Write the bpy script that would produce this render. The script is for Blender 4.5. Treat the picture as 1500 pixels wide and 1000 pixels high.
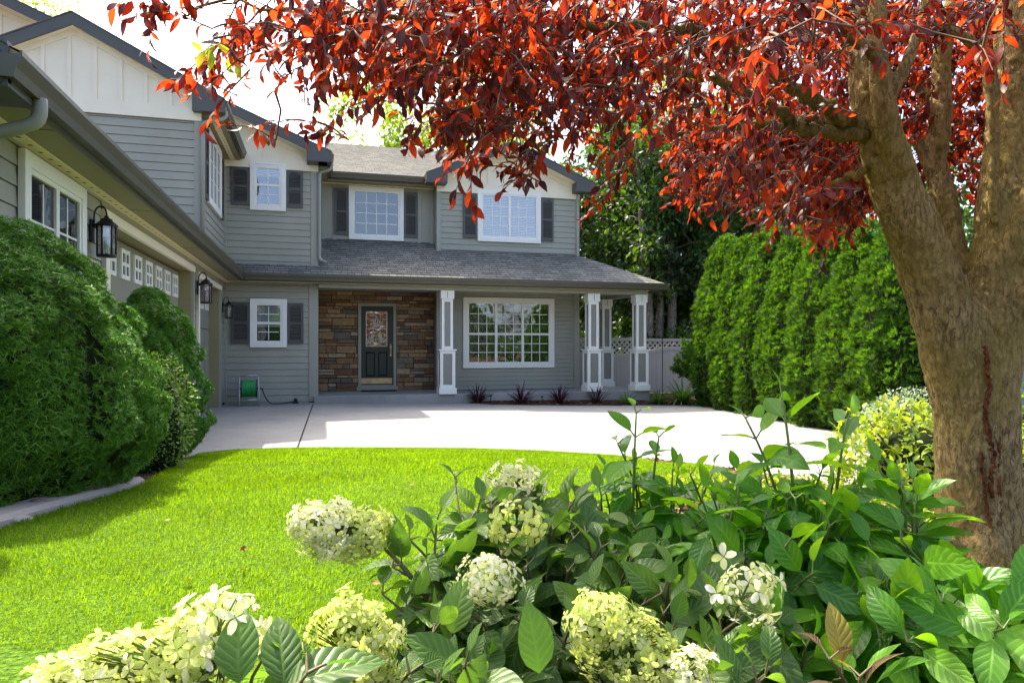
import bpy, bmesh, math, random
import numpy as np
from mathutils import Vector, Matrix

for o in list(bpy.data.objects):
    bpy.data.objects.remove(o)
scene = bpy.context.scene
COL = scene.collection

# ------------------------------------------------------------------ camera
HC = 1.275                      # eye height above the paving, metres
FPX = 1020.0                    # focal length in pixels of a 1500 wide frame
YAW = math.atan(280.0 / FPX)
cam_data = bpy.data.cameras.new("camera")
cam_data.sensor_width = 36.0
cam_data.lens = 36.0 * FPX / 1500.0
cam_data.shift_y = 9.0 / 1500.0
cam_data.clip_start = 0.05
cam_data.clip_end = 2000.0
cam = bpy.data.objects.new("camera", cam_data)
cam.location = (0, 0, HC)
cam.rotation_euler = (math.radians(90), 0, -YAW)
COL.objects.link(cam)
scene.camera = cam

# ------------------------------------------------------------------ sky, sun, exposure
SUN = Vector((-0.30, 0.59, 1.0)).normalized()
world = bpy.data.worlds.new("World")
scene.world = world
world.use_nodes = True
wn = world.node_tree
for n in list(wn.nodes):
    wn.nodes.remove(n)
sky = wn.nodes.new("ShaderNodeTexSky")
sky.sky_type = 'NISHITA'
sky.sun_disc = False
sky.sun_elevation = math.asin(SUN.z)
sky.sun_rotation = math.atan2(SUN.x, SUN.y)
sky.air_density = 0.7
sky.dust_density = 5.0
sky.ozone_density = 0.4
bg = wn.nodes.new("ShaderNodeBackground")
bg.inputs["Strength"].default_value = 0.15
wo = wn.nodes.new("ShaderNodeOutputWorld")
wn.links.new(sky.outputs[0], bg.inputs[0])
wn.links.new(bg.outputs[0], wo.inputs[0])

sun_data = bpy.data.lights.new("sun", 'SUN')
sun_data.energy = 2.5
sun_data.angle = math.radians(0.5)
sun_data.color = (1.0, 0.92, 0.76)
sun = bpy.data.objects.new("sun", sun_data)
sun.rotation_euler = SUN.to_track_quat('Z', 'Y').to_euler()
sun.location = (0, 0, 30)
COL.objects.link(sun)

scene.view_settings.view_transform = 'Standard'
scene.view_settings.look = 'None'
scene.view_settings.exposure = 2.15
scene.view_settings.gamma = 1.0
scene.view_settings.use_curve_mapping = False
scene.render.engine = 'CYCLES'
cy = scene.cycles
cy.max_bounces = 8
cy.diffuse_bounces = 4
cy.glossy_bounces = 3
cy.transmission_bounces = 6
cy.transparent_max_bounces = 12
cy.caustics_reflective = False
cy.caustics_refractive = False
cy.sample_clamp_indirect = 8.0
try:
    cy.use_denoising = True
    cy.denoiser = 'OPENIMAGEDENOISE'
except Exception:
    pass

rng = np.random.default_rng(11)
random.seed(7)
CS, SN = math.cos(YAW), math.sin(YAW)

def ray(u, v):
    a = (u - 750.0) / FPX
    return np.array((SN + a * CS, CS - a * SN, (509.0 - v) / FPX))
def px(u, v, d):
    "point of the place seen at (u, v) of the 1500 wide frame, d metres deep"
    r = ray(u, v) * d
    return np.array((r[0], r[1], r[2] + HC))
def project(P):
    P = np.asarray(P, float)
    d = P[..., 0] * SN + P[..., 1] * CS
    s = P[..., 0] * CS - P[..., 1] * SN
    dd = np.where(np.abs(d) < 1e-6, 1e-6, d)
    return 750 + FPX * s / dd, 509 - FPX * (P[..., 2] - HC) / dd, d

# ------------------------------------------------------------------ tagging
def tag(o, label=None, cat=None, group=None, kind=None):
    if label: o["label"] = label
    if cat: o["category"] = cat
    if group: o["group"] = group
    if kind: o["kind"] = kind
    return o
def empty(name, loc=(0, 0, 0), rz=0.0, label=None, cat=None, group=None):
    o = bpy.data.objects.new(name, None)
    o.empty_display_size = 0.2
    o.location = loc
    o.rotation_euler = (0, 0, rz)
    COL.objects.link(o)
    return tag(o, label, cat, group)
def link_mesh(name, me, mat, parent=None, loc=None):
    o = bpy.data.objects.new(name, me)
    if mat is not None and len(me.materials) == 0:
        me.materials.append(mat)
    COL.objects.link(o)
    if parent is not None:
        o.parent = parent
    if loc is not None:
        o.location = loc
    return o

# ------------------------------------------------------------------ mesh builder
class MB:
    def __init__(self, off=(0, 0, 0)):
        self.v, self.f, self.uv, self.smooth = [], [], [], []
        self.off = np.array(off, float)
    def add(self, verts, faces, uvs=None, smooth=False):
        b = len(self.v)
        for p in verts:
            self.v.append(tuple(np.asarray(p, float) - self.off))
        for i, f in enumerate(faces):
            self.f.append([b + k for k in f])
            self.uv.append(uvs[i] if uvs else [(0, 0)] * len(f))
            self.smooth.append(smooth)
    def box(self, x0, x1, y0, y1, z0, z1):
        self.hexa([(x0, y0, z0), (x1, y0, z0), (x1, y1, z0), (x0, y1, z0),
                   (x0, y0, z1), (x1, y0, z1), (x1, y1, z1), (x0, y1, z1)])
    def hexa(self, p):
        self.add(p, [(0, 3, 2, 1), (4, 5, 6, 7), (0, 1, 5, 4), (1, 2, 6, 5), (2, 3, 7, 6), (3, 0, 4, 7)])
    def lbox(self, F, u0, u1, n0, n1, z0, z1):
        P = lambda u, n, z: F.at(u, n, z)
        self.hexa([P(u0, n1, z0), P(u1, n1, z0), P(u1, n0, z0), P(u0, n0, z0),
                   P(u0, n1, z1), P(u1, n1, z1), P(u1, n0, z1), P(u0, n0, z1)])
    def prism(self, poly, d):
        n = len(poly)
        d = np.array(d, float)
        a = [np.array(p, float) for p in poly]
        self.add(a + [p + d for p in a],
                 [tuple(range(n)), tuple(range(2 * n - 1, n - 1, -1))] +
                 [(i, n + i, n + (i + 1) % n, (i + 1) % n) for i in range(n)])
    def tube(self, pts, rad, n=8, cap=True, smooth=True):
        pts = [np.array(p, float) for p in pts]
        if not hasattr(rad, '__len__'):
            rad = [rad] * len(pts)
        rings = []
        ref = np.array((0.31, 0.17, 0.93))
        for i, p in enumerate(pts):
            t = pts[min(i + 1, len(pts) - 1)] - pts[max(i - 1, 0)]
            t = t / (np.linalg.norm(t) + 1e-9)
            if abs(np.dot(t, ref)) > 0.96:
                ref = np.array((0.9, 0.3, 0.1))
            x = np.cross(t, ref); x /= np.linalg.norm(x)
            y = np.cross(t, x)
            ref = -y * 0.9 + ref * 0.1 if False else ref
            rings.append([p + rad[i] * (math.cos(2 * math.pi * k / n) * x + math.sin(2 * math.pi * k / n) * y) for k in range(n)])
        vs = [q for r in rings for q in r]
        fs = []
        for i in range(len(pts) - 1):
            for k in range(n):
                fs.append((i * n + k, i * n + (k + 1) % n, (i + 1) * n + (k + 1) % n, (i + 1) * n + k))
        if cap:
            fs.append(tuple(range(n - 1, -1, -1)))
            fs.append(tuple((len(pts) - 1) * n + k for k in range(n)))
        self.add(vs, fs, smooth=smooth)
    def lathe(self, c, prof, n=20, smooth=True):
        c = np.array(c, float)
        vs, fs = [], []
        for r, z in prof:
            for k in range(n):
                a = 2 * math.pi * k / n
                vs.append(c + np.array((r * math.cos(a), r * math.sin(a), z)))
        for i in range(len(prof) - 1):
            for k in range(n):
                fs.append((i * n + k, i * n + (k + 1) % n, (i + 1) * n + (k + 1) % n, (i + 1) * n + k))
        fs.append(tuple(range(n - 1, -1, -1)))
        fs.append(tuple((len(prof) - 1) * n + k for k in range(n)))
        self.add(vs, fs, smooth=smooth)
    def lap(self, P0, U, V, N, H, ext, exp, thick, slot=0.0):
        "overlapping courses (siding boards, shingles): ext(v) gives the two ends of the course at height v"
        P0, U, V, N = (np.array(a, float) for a in (P0, U, V, N))
        k = max(1, int(math.ceil(H / exp - 1e-6)))
        for i in range(k):
            v0, v1 = i * exp, min((i + 1) * exp, H)
            a0, b0 = ext(v0); a1, b1 = ext(v1)
            if b0 - a0 < 1e-4 and b1 - a1 < 1e-4:
                continue
            t = thick
            if slot > 0:
                s_ = v0 + slot
                A = lambda u_, v_, n_: P0 + U * u_ + V * v_ + N * n_
                self.add([A(a0, s_, t), A(b0, s_, t), A(b1, v1, .002), A(a1, v1, .002), A(a0, s_, -.02), A(b0, s_, -.02),
                          A(a0, v0, -.02), A(b0, v0, -.02), A(a0, v0, .002), A(b0, v0, .002)],
                         [(0, 1, 2, 3), (4, 5, 1, 0), (6, 7, 5, 4), (8, 9, 7, 6)])
                continue
            q = [P0 + U * a0 + V * v0 + N * t, P0 + U * b0 + V * v0 + N * t,
                 P0 + U * b1 + V * v1 + N * 0.002, P0 + U * a1 + V * v1 + N * 0.002,
                 P0 + U * a0 + V * v0 + N * 0.0, P0 + U * b0 + V * v0 + N * 0.0]
            self.add(q, [(0, 1, 2, 3), (4, 5, 1, 0)],
                     [[(a0, v0), (b0, v0), (b1, v1), (a1, v1)], [(a0, v0), (b0, v0), (b0, v0), (a0, v0)]])
    def build(self, name, mat, parent=None, bevel=0.0, loc=None):
        me = bpy.data.meshes.new(name)
        me.from_pydata(self.v, [], self.f)
        uvl = me.uv_layers.new(name="UVMap")
        flat = np.array([c for f in self.uv for c in f], dtype=np.float32).ravel()
        uvl.data.foreach_set("uv", flat)
        me.polygons.foreach_set("use_smooth", self.smooth)
        me.update()
        o = link_mesh(name, me, mat, parent, loc)
        if bevel > 0:
            m = o.modifiers.new("bevel", 'BEVEL')
            m.width = bevel; m.segments = 2; m.limit_method = 'ANGLE'
        return o

class Frame:
    "local frame of a wall: u along the wall, n outwards, z up"
    def __init__(self, O, U, N):
        self.O, self.U, self.N = (np.array(a, float) for a in (O, U, N))
    def at(self, u, n, z):
        return self.O + self.U * u + self.N * n + np.array((0, 0, z))

def np_mesh(name, V, T, UV, mat, parent=None, smooth=True, loc=None):
    "triangle mesh from arrays"
    me = bpy.data.meshes.new(name)
    nt = len(T)
    me.vertices.add(len(V)); me.loops.add(nt * 3); me.polygons.add(nt)
    me.vertices.foreach_set("co", np.ascontiguousarray(V, np.float32).ravel())
    me.loops.foreach_set("vertex_index", np.ascontiguousarray(T, np.int32).ravel())
    me.polygons.foreach_set("loop_start", np.arange(0, nt * 3, 3, dtype=np.int32))
    try:
        me.polygons.foreach_set("loop_total", np.full(nt, 3, np.int32))
    except Exception:
        pass
    if UV is not None:
        uvl = me.uv_layers.new(name="UVMap")
        uvl.data.foreach_set("uv", np.ascontiguousarray(UV[T.ravel()], np.float32).ravel())
    me.polygons.foreach_set("use_smooth", np.full(nt, smooth, bool))
    me.update(calc_edges=True)
    me.validate()
    return link_mesh(name, me, mat, parent, loc)

def norm(a):
    a = np.asarray(a, float)
    return a / (np.linalg.norm(a, axis=-1, keepdims=True) + 1e-12)
def frames(d, n):
    "rotation matrices with Y along d and Z near n"
    d = norm(d)
    x = norm(np.cross(d, n))
    z = np.cross(x, d)
    return np.stack([x, d, z], axis=-1)
def scatter(name, temps, idx, pos, R, s, mat, parent=None, smooth=True, origin=(0, 0, 0)):
    "bake copies of little template meshes (leaves, needles, petals) into one mesh"
    Vs, Ts, Us, base = [], [], [], 0
    pos = np.asarray(pos, float) - np.array(origin, float)
    s = np.asarray(s, float)
    if s.ndim == 1:
        s = np.repeat(s[:, None], 3, axis=1)
    for t, (tv, tf, tu) in enumerate(temps):
        m = np.where(idx == t)[0]
        if len(m) == 0:
            continue
        P = np.einsum('nij,nkj->nki', R[m], tv[None, :, :] * s[m][:, None, :]) + pos[m][:, None, :]
        k = len(tv)
        T = tf[None, :, :] + (np.arange(len(m)) * k)[:, None, None] + base
        Vs.append(P.reshape(-1, 3)); Ts.append(T.reshape(-1, 3)); Us.append(np.tile(tu, (len(m), 1)))
        base += len(m) * k
    return np_mesh(name, np.concatenate(Vs), np.concatenate(Ts), np.concatenate(Us), mat, parent, smooth)

def leaf_template(width=0.45, fold=0.25, curl=0.3, twist=0.0, nl=5, peak=0.42, tip=1.0, wave=0.0):
    "a leaf of length 1 along +Y, folded along its midrib and bent down towards the tip"
    vs, us, fs = [], [], []
    for i in range(nl + 1):
        t = i / nl
        w = width * 0.5 * (math.sin(math.pi * t ** (math.log(0.5) / math.log(peak))) ** 0.85 if 0 < t < 1 else 0.0)
        if t == 0: w = 0.012
        if t == 1: w = 0.006
        ang = curl * t
        y = (math.sin(ang) / curl) if abs(curl) > 1e-3 else t
        z = -((1 - math.cos(ang)) / curl) if abs(curl) > 1e-3 else 0
        tw = twist * t
        for sgn in (-1, 0, 1):
            x = sgn * w
            zz = z + abs(sgn) * w * fold + wave * w * math.sin(9 * t + sgn)
            vs.append((x * math.cos(tw), y, zz + x * math.sin(tw)))
            us.append((0.5 + 0.5 * sgn, t))
    for i in range(nl):
        for j in range(2):
            a = i * 3 + j; b = a + 1; c = a + 4; d = a + 3
            fs += [(a, b, c), (a, c, d)]
    return np.array(vs), np.array(fs), np.array(us)

# ------------------------------------------------------------------ materials
def new_mat(name):
    m = bpy.data.materials.new(name)
    m.use_nodes = True
    nt = m.node_tree
    for n in list(nt.nodes):
        nt.nodes.remove(n)
    out = nt.nodes.new("ShaderNodeOutputMaterial")
    return m, nt, out
def N(nt, t, **kw):
    n = nt.nodes.new(t)
    for k, v in kw.items():
        setattr(n, k, v)
    return n
def ramp(nt, fac, stops):
    r = nt.nodes.new("ShaderNodeValToRGB")
    el = r.color_ramp.elements
    while len(el) < len(stops):
        el.new(0.5)
    for e, (p, c) in zip(el, stops):
        e.position = p
        e.color = (c[0], c[1], c[2], 1)
    nt.links.new(fac, r.inputs[0])
    return r.outputs[0]
def mixc(nt, fac, a, b, mode='MIX'):
    m = nt.nodes.new("ShaderNodeMix")
    m.data_type = 'RGBA'; m.blend_type = mode
    for sock, val in ((m.inputs[0], fac), (m.inputs[6], a), (m.inputs[7], b)):
        if isinstance(val, (int, float)):
            sock.default_value = val
        elif isinstance(val, (tuple, list)):
            sock.default_value = (val[0], val[1], val[2], 1)
        else:
            nt.links.new(val, sock)
    return m.outputs[2]
def noise(nt, scale, detail=4, vec=None, rough=0.55, coord='Object', dist=0.0):
    t = nt.nodes.new("ShaderNodeTexNoise")
    t.inputs["Scale"].default_value = scale
    t.inputs["Detail"].default_value = detail
    t.inputs["Roughness"].default_value = rough
    t.inputs["Distortion"].default_value = dist
    if vec is None:
        tc = nt.nodes.new("ShaderNodeTexCoord")
        vec = tc.outputs[coord]
    nt.links.new(vec, t.inputs["Vector"])
    return t.outputs["Fac"]
def mapping(nt, scale=(1, 1, 1), coord='Object', rot=(0, 0, 0)):
    tc = nt.nodes.new("ShaderNodeTexCoord")
    mp = nt.nodes.new("ShaderNodeMapping")
    mp.inputs["Scale"].default_value = scale
    mp.inputs["Rotation"].default_value = rot
    nt.links.new(tc.outputs[coord], mp.inputs["Vector"])
    return mp.outputs[0]
def bump(nt, h, strength=0.3, dist=0.01):
    b = nt.nodes.new("ShaderNodeBump")
    b.inputs["Strength"].default_value = strength
    b.inputs["Distance"].default_value = dist
    nt.links.new(h, b.inputs["Height"])
    return b.outputs[0]
def principled(nt, out, col, rough=0.6, spec=0.5, metal=0.0, nrm=None):
    p = nt.nodes.new("ShaderNodeBsdfPrincipled")
    if isinstance(col, (tuple, list)):
        p.inputs["Base Color"].default_value = (col[0], col[1], col[2], 1)
    else:
        nt.links.new(col, p.inputs["Base Color"])
    if isinstance(rough, (int, float)):
        p.inputs["Roughness"].default_value = rough
    else:
        nt.links.new(rough, p.inputs["Roughness"])
    p.inputs["Metallic"].default_value = metal
    p.inputs["Specular IOR Level"].default_value = spec
    if nrm is not None:
        nt.links.new(nrm, p.inputs["Normal"])
    if out is not None:
        nt.links.new(p.outputs[0], out.inputs[0])
    return p
def paint(name, col, rough=0.55, var=0.12, scale=3.0, spec=0.4, grain=0.0, gscale=(60, 60, 4), metal=0.0):
    m, nt, out = new_mat(name)
    n1 = noise(nt, scale, 5)
    dark = tuple(c * (1 - var) for c in col); lite = tuple(min(1, c * (1 + var)) for c in col)
    c = ramp(nt, n1, [(0.3, dark), (0.7, lite)])
    nrm = None
    if grain > 0:
        g = noise(nt, 1.0, 5, vec=mapping(nt, gscale))
        nrm = bump(nt, g, grain, 0.004)
    principled(nt, out, c, rough, spec, metal, nrm)
    return m
def leafy(name, stops, trans, tmix=0.45, rough=0.4, spec=0.5, veins=0.0, var_scale=None, back=None):
    "leaf: colour differs leaf by leaf (random per island), light shines through"
    m, nt, out = new_mat(name)
    geo = nt.nodes.new("ShaderNodeNewGeometry")
    c = ramp(nt, geo.outputs["Random Per Island"], stops)
    if back is not None:
        c = mixc(nt, geo.outputs["Backfacing"], c, back)
    nrm = None
    if veins > 0:
        tc = nt.nodes.new("ShaderNodeTexCoord")
        sp = nt.nodes.new("ShaderNodeSeparateXYZ")
        nt.links.new(tc.outputs["UV"], sp.inputs[0])
        def mth(op, a, b=None):
            q = nt.nodes.new("ShaderNodeMath"); q.operation = op
            for i, val in enumerate((a, b)):
                if val is None: continue
                if isinstance(val, (int, float)): q.inputs[i].default_value = val
                else: nt.links.new(val, q.inputs[i])
            return q.outputs[0]
        ax = mth('ABSOLUTE', mth('SUBTRACT', sp.outputs[0], 0.5))
        k = mth('SUBTRACT', sp.outputs[1], mth('MULTIPLY', ax, 0.55))
        w = mth('ABSOLUTE', mth('SINE', mth('MULTIPLY', k, 24.0)))
        mid = mth('MINIMUM', mth('MULTIPLY', ax, 14.0), 1.0)
        hgt = mth('MULTIPLY', mth('POWER', w, 0.45), mid)
        nrm = bump(nt, hgt, veins, 0.006)
        c = mixc(nt, mth('MULTIPLY', mth('SUBTRACT', 1.0, hgt), 0.35), c, tuple(min(1, x * 1.9 + 0.02) for x in stops[-1][1]))
    if var_scale:
        vr = ramp(nt, noise(nt, var_scale[0], 5, rough=.65), [(0.32, (var_scale[1],) * 3), (0.68, (var_scale[2],) * 3)])
        c = mixc(nt, 1.0, c, vr, 'MULTIPLY')
    p = principled(nt, None, c, rough, spec, 0, nrm)
    tr = nt.nodes.new("ShaderNodeBsdfTranslucent")
    tcol = mixc(nt, geo.outputs["Random Per Island"], trans[0], trans[1])
    if var_scale:
        tcol = mixc(nt, 1.0, tcol, vr, 'MULTIPLY')
    nt.links.new(tcol, tr.inputs["Color"])
    mx = nt.nodes.new("ShaderNodeMixShader")
    if isinstance(tmix, (int, float)):
        mx.inputs[0].default_value = tmix
    else:
        nt.links.new(ramp(nt, geo.outputs["Random Per Island"], [(a_, (t_,) * 3) for a_, t_ in tmix]), mx.inputs[0])
    nt.links.new(p.outputs[0], mx.inputs[1]); nt.links.new(tr.outputs[0], mx.inputs[2])
    nt.links.new(mx.outputs[0], out.inputs[0])
    return m

M = {}
SAGE = (0.325, 0.318, 0.262)
M['siding'] = paint("sage_siding", SAGE, 0.6, 0.09, 0.9, 0.3, 0.35, (3, 3, 60))
M['siding_trim'] = paint("sage_trim", (0.325, 0.318, 0.264), 0.55, 0.05, 1.0, 0.3)
M['porch_siding'] = M['siding']
M['cream'] = paint("cream_board", (0.82, 0.745, 0.59), 0.55, 0.05, 1.3, 0.35)
M['white'] = paint("white_trim", (0.80, 0.785, 0.73), 0.45, 0.04, 1.5, 0.4)
M['shutter'] = paint("charcoal_shutter", (0.082, 0.080, 0.074), 0.5, 0.08, 4, 0.4)
M['gutter'] = paint("olive_gutter", (0.078, 0.071, 0.048), 0.4, 0.08, 2, 0.5)
M['fascia'] = paint("slate_fascia", (0.080, 0.080, 0.076), 0.5, 0.08, 2, 0.4)
M['soffit'] = paint("olive_soffit", (0.27, 0.235, 0.125), 0.6, 0.06, 1, 0.3)  # olive, warmed in the colour to stand for light bounced off the lawn
M['downspout'] = paint("taupe_downspout", (0.27, 0.27, 0.235), 0.45, 0.05, 2, 0.4)
M['garage'] = paint("taupe_garage_door", (0.26, 0.25, 0.20), 0.5, 0.05, 1.5, 0.4, 0.2, (3, 2, 50))
M['panel'] = paint("grey_panel", (0.235, 0.23, 0.20), 0.6, 0.05, 3, 0.3)
M['door'] = paint("dark_green_door", (0.036, 0.040, 0.028), 0.45, 0.1, 3, 0.3)
M['brass'] = paint("aged_brass", (0.50, 0.36, 0.19), 0.5, 0.15, 8, 0.5, metal=0.85)
M['iron'] = paint("black_iron", (0.018, 0.017, 0.018), 0.42, 0.2, 8, 0.5, metal=0.3)
M['black'] = paint("black_rubber", (0.02, 0.02, 0.02), 0.8, 0.2, 20, 0.2)
M['alu'] = paint("grey_aluminium", (0.42, 0.43, 0.45), 0.4, 0.1, 6, 0.5, metal=0.6)
M['hose'] = paint("green_hose", (0.02, 0.30, 0.07), 0.4, 0.2, 12, 0.5)
M['vinyl'] = paint("taupe_vinyl_fence", (0.43, 0.39, 0.345), 0.5, 0.05, 2, 0.4)
M['dark'] = paint("dark_room", (0.012, 0.012, 0.012), 0.9, 0.1, 1, 0.1)
M['blind'] = paint("white_blind", (0.55, 0.58, 0.62), 0.6, 0.05, 2, 0.3)
M['neighbour'] = paint("blue_grey_siding", (0.30, 0.34, 0.39), 0.6, 0.05, 1, 0.3)

def glass_mat(name, tint, refl=0.16, wob=0.0, clear=0.0):
    m, nt, out = new_mat(name)
    nrm = None
    if wob:
        nrm = bump(nt, noise(nt, 2.2, 2), wob, 0.05)
    p = principled(nt, None, tint, 0.03, 0.5, 0, nrm)
    p.inputs["IOR"].default_value = 1.5
    g = nt.nodes.new("ShaderNodeBsdfGlossy")
    g.inputs["Roughness"].default_value = 0.012
    g.inputs["Color"].default_value = (0.95, 0.97, 1, 1)
    if nrm is not None:
        nt.links.new(nrm, g.inputs["Normal"])
    body = p.outputs[0]
    if clear > 0:
        t = nt.nodes.new("ShaderNodeBsdfTransparent")
        mm = nt.nodes.new("ShaderNodeMixShader"); mm.inputs[0].default_value = clear
        nt.links.new(body, mm.inputs[1]); nt.links.new(t.outputs[0], mm.inputs[2]); body = mm.outputs[0]
    mx = nt.nodes.new("ShaderNodeMixShader"); mx.inputs[0].default_value = refl
    nt.links.new(body, mx.inputs[1]); nt.links.new(g.outputs[0], mx.inputs[2])
    nt.links.new(mx.outputs[0], out.inputs[0])
    return m
M['pane'] = glass_mat("window_glass", (0.014, 0.016, 0.015), 0.11, 0.05)
M['pane_wavy'] = glass_mat("porch_window_glass", (0.014, 0.016, 0.012), 0.20, 0.16)
M['pane_clear'] = glass_mat("window_glass_over_blinds", (0.02, 0.02, 0.02), 0.14, 0.03, 0.85)
M['lantern_glass'] = glass_mat("seeded_lantern_glass", (0.3, 0.32, 0.32), 0.12, 0.3, 0.6)
M['leaded'] = glass_mat("leaded_glass", (0.05, 0.05, 0.045), 0.3, 0.6)

def shingle_mat():
    m, nt, out = new_mat("grey_asphalt_shingles")
    tc = nt.nodes.new("ShaderNodeTexCoord")
    br = nt.nodes.new("ShaderNodeTexBrick")
    br.offset = 0.37; br.offset_frequency = 2; br.squash = 0.7; br.squash_frequency = 3
    nt.links.new(tc.outputs["UV"], br.inputs["Vector"])
    br.inputs["Scale"].default_value = 1.0
    br.inputs["Brick Width"].default_value = 0.23
    br.inputs["Row Height"].default_value = 0.14
    br.inputs["Mortar Size"].default_value = 0.006
    br.inputs["Color1"].default_value = (0.27, 0.265, 0.225, 1)
    br.inputs["Color2"].default_value = (0.155, 0.155, 0.137, 1)
    br.inputs["Mortar"].default_value = (0.045, 0.045, 0.048, 1)
    n2 = noise(nt, 1.1, 4, vec=tc.outputs["UV"])
    c = mixc(nt, 0.5, br.outputs["Color"], ramp(nt, n2, [(0.3, (0.5, 0.5, 0.5)), (0.7, (1.0, 1.0, 1.0))]), 'MULTIPLY')
    n3 = noise(nt, 90, 3, vec=tc.outputs["UV"])
    c = mixc(nt, 0.35, c, ramp(nt, n3, [(0.3, (0.4, 0.4, 0.4)), (0.7, (1, 1, 1))]), 'MULTIPLY')
    principled(nt, out, c, 0.9, 0.2, 0, bump(nt, n3, 0.5, 0.004))
    return m
M['shingle'] = shingle_mat()

def stone_mat():
    m, nt, out = new_mat("stacked_ledgestone")
    geo = nt.nodes.new("ShaderNodeNewGeometry")
    c = ramp(nt, geo.outputs["Random Per Island"], [
        (0.0, (0.22, 0.12, 0.075)), (0.13, (0.34, 0.21, 0.11)), (0.26, (0.48, 0.32, 0.17)), (0.4, (0.24, 0.115, 0.07)),
        (0.52, (0.10, 0.085, 0.07)), (0.62, (0.32, 0.18, 0.085)), (0.74, (0.16, 0.145, 0.125)), (0.88, (0.55, 0.41, 0.26)), (1.0, (0.20, 0.115, 0.075))])
    n1 = noise(nt, 14, 6)
    c = mixc(nt, 0.6, c, ramp(nt, n1, [(0.25, (0.35, 0.33, 0.32)), (0.6, (1, 0.97, 0.92)), (0.8, (1.4, 1.2, 1.0))]), 'MULTIPLY')
    principled(nt, out, c, 0.85, 0.25, 0, bump(nt, noise(nt, 30, 6), 0.6, 0.02))
    return m
M['stone'] = stone_mat()

def concrete_mat(name, c0, c1, c2):
    m, nt, out = new_mat(name)
    n1 = noise(nt, 0.6, 6); n2 = noise(nt, 45, 4); n3 = noise(nt, 4.0, 5, dist=0.6)
    c = ramp(nt, n1, [(0.3, c0), (0.55, c1), (0.75, c2)])
    c = mixc(nt, 0.25, c, ramp(nt, n2, [(0.3, (0.7, 0.7, 0.7)), (0.7, (1.05, 1.05, 1.05))]), 'MULTIPLY')
    c = mixc(nt, 0.35, c, ramp(nt, n3, [(0.32, (0.72, 0.71, 0.69)), (0.5, (1, 1, 1))]), 'MULTIPLY')
    br = noise(nt, 1.0, 2, vec=mapping(nt, (2, 220, 1)))
    principled(nt, out, c, 0.85, 0.25, 0, bump(nt, br, 0.25, 0.003))
    return m
M['concrete'] = concrete_mat("broomed_concrete", (0.225, 0.225, 0.212), (0.275, 0.275, 0.257), (0.31, 0.308, 0.285))
M['step'] = concrete_mat("porch_concrete", (0.25, 0.248, 0.235), (0.32, 0.315, 0.295), (0.38, 0.37, 0.345))
M['kerb'] = concrete_mat("kerb_concrete", (0.36, 0.31, 0.27), (0.45, 0.40, 0.35), (0.5, 0.45, 0.40))
M['joint'] = paint("joint_tar", (0.03, 0.03, 0.032), 0.9, 0.2, 20, 0.1)

def soil_mat():
    m, nt, out = new_mat("bark_soil")
    n1 = noise(nt, 22, 6); n2 = noise(nt, 1.4, 4)
    c = ramp(nt, n1, [(0.3, (0.022, 0.013, 0.008)), (0.55, (0.07, 0.04, 0.025)), (0.75, (0.16, 0.095, 0.06))])
    c = mixc(nt, 0.5, c, ramp(nt, n2, [(0.3, (0.55, 0.55, 0.55)), (0.7, (1.1, 1.1, 1.1))]), 'MULTIPLY')
    principled(nt, out, c, 0.95, 0.1, 0, bump(nt, n1, 0.9, 0.04))
    return m
M['soil'] = soil_mat()
def lawn_mat():
    m, nt, out = new_mat("lawn_sward")
    n1 = noise(nt, 60, 4); n2 = noise(nt, 1.2, 4)
    c = ramp(nt, n1, [(0.3, (0.035, 0.075, 0.006)), (0.7, (0.12, 0.24, 0.014))])
    c = mixc(nt, 0.5, c, ramp(nt, n2, [(0.3, (0.75, 0.8, 0.6)), (0.7, (1.15, 1.1, 1.0))]), 'MULTIPLY')
    principled(nt, out, c, 0.9, 0.1, 0, bump(nt, n1, 1.0, 0.03))
    return m
M['lawn'] = lawn_mat()
M['grass'] = leafy("grass_blade", [(0.0, (0.045, 0.13, 0.003)), (0.5, (0.085, 0.195, 0.004)), (0.86, (0.14, 0.26, 0.006)), (0.93, (0.33, 0.36, 0.05)), (1.0, (0.40, 0.36, 0.12))],
                   ((0.25, 0.46, 0.002), (0.38, 0.57, 0.003)), 0.45, 0.5, 0.12, 0, (1.7, 0.78, 1.15))
M['redleaf'] = leafy("purple_plum_leaf", [(0.0, (0.024, 0.006, 0.013)), (0.4, (0.045, 0.007, 0.013)), (0.75, (0.080, 0.012, 0.012)), (0.92, (0.12, 0.030, 0.012)), (1.0, (0.17, 0.07, 0.015))],
                     ((0.36, 0.003, 0.013), (0.97, 0.10, 0.013)), [(0.0, 0.06), (0.42, 0.14), (0.65, 0.36), (0.88, 0.58), (1.0, 0.68)], 0.40, 0.22, 0.15)
M['springleaf'] = leafy("new_green_leaf", [(0, (0.16, 0.25, 0.02)), (1, (0.35, 0.35, 0.03))], ((0.5, 0.6, 0.03), (0.7, 0.6, 0.03)), 0.5, 0.4, 0.4)
M['hydleaf'] = leafy("hydrangea_leaf", [(0, (0.038, 0.088, 0.016)), (0.6, (0.07, 0.145, 0.024)), (1, (0.13, 0.21, 0.035))],
                     ((0.12, 0.30, 0.02), (0.26, 0.50, 0.03)), 0.36, 0.42, 0.38, 0.32)
M['dogleaf'] = leafy("dogwood_leaf", [(0, (0.020, 0.085, 0.009)), (0.6, (0.055, 0.19, 0.014)), (0.95, (0.15, 0.33, 0.03)), (1, (0.17, 0.35, 0.03))],
                     ((0.18, 0.54, 0.008), (0.42, 0.74, 0.015)), 0.46, 0.33, 0.42, 0.22)
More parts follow.
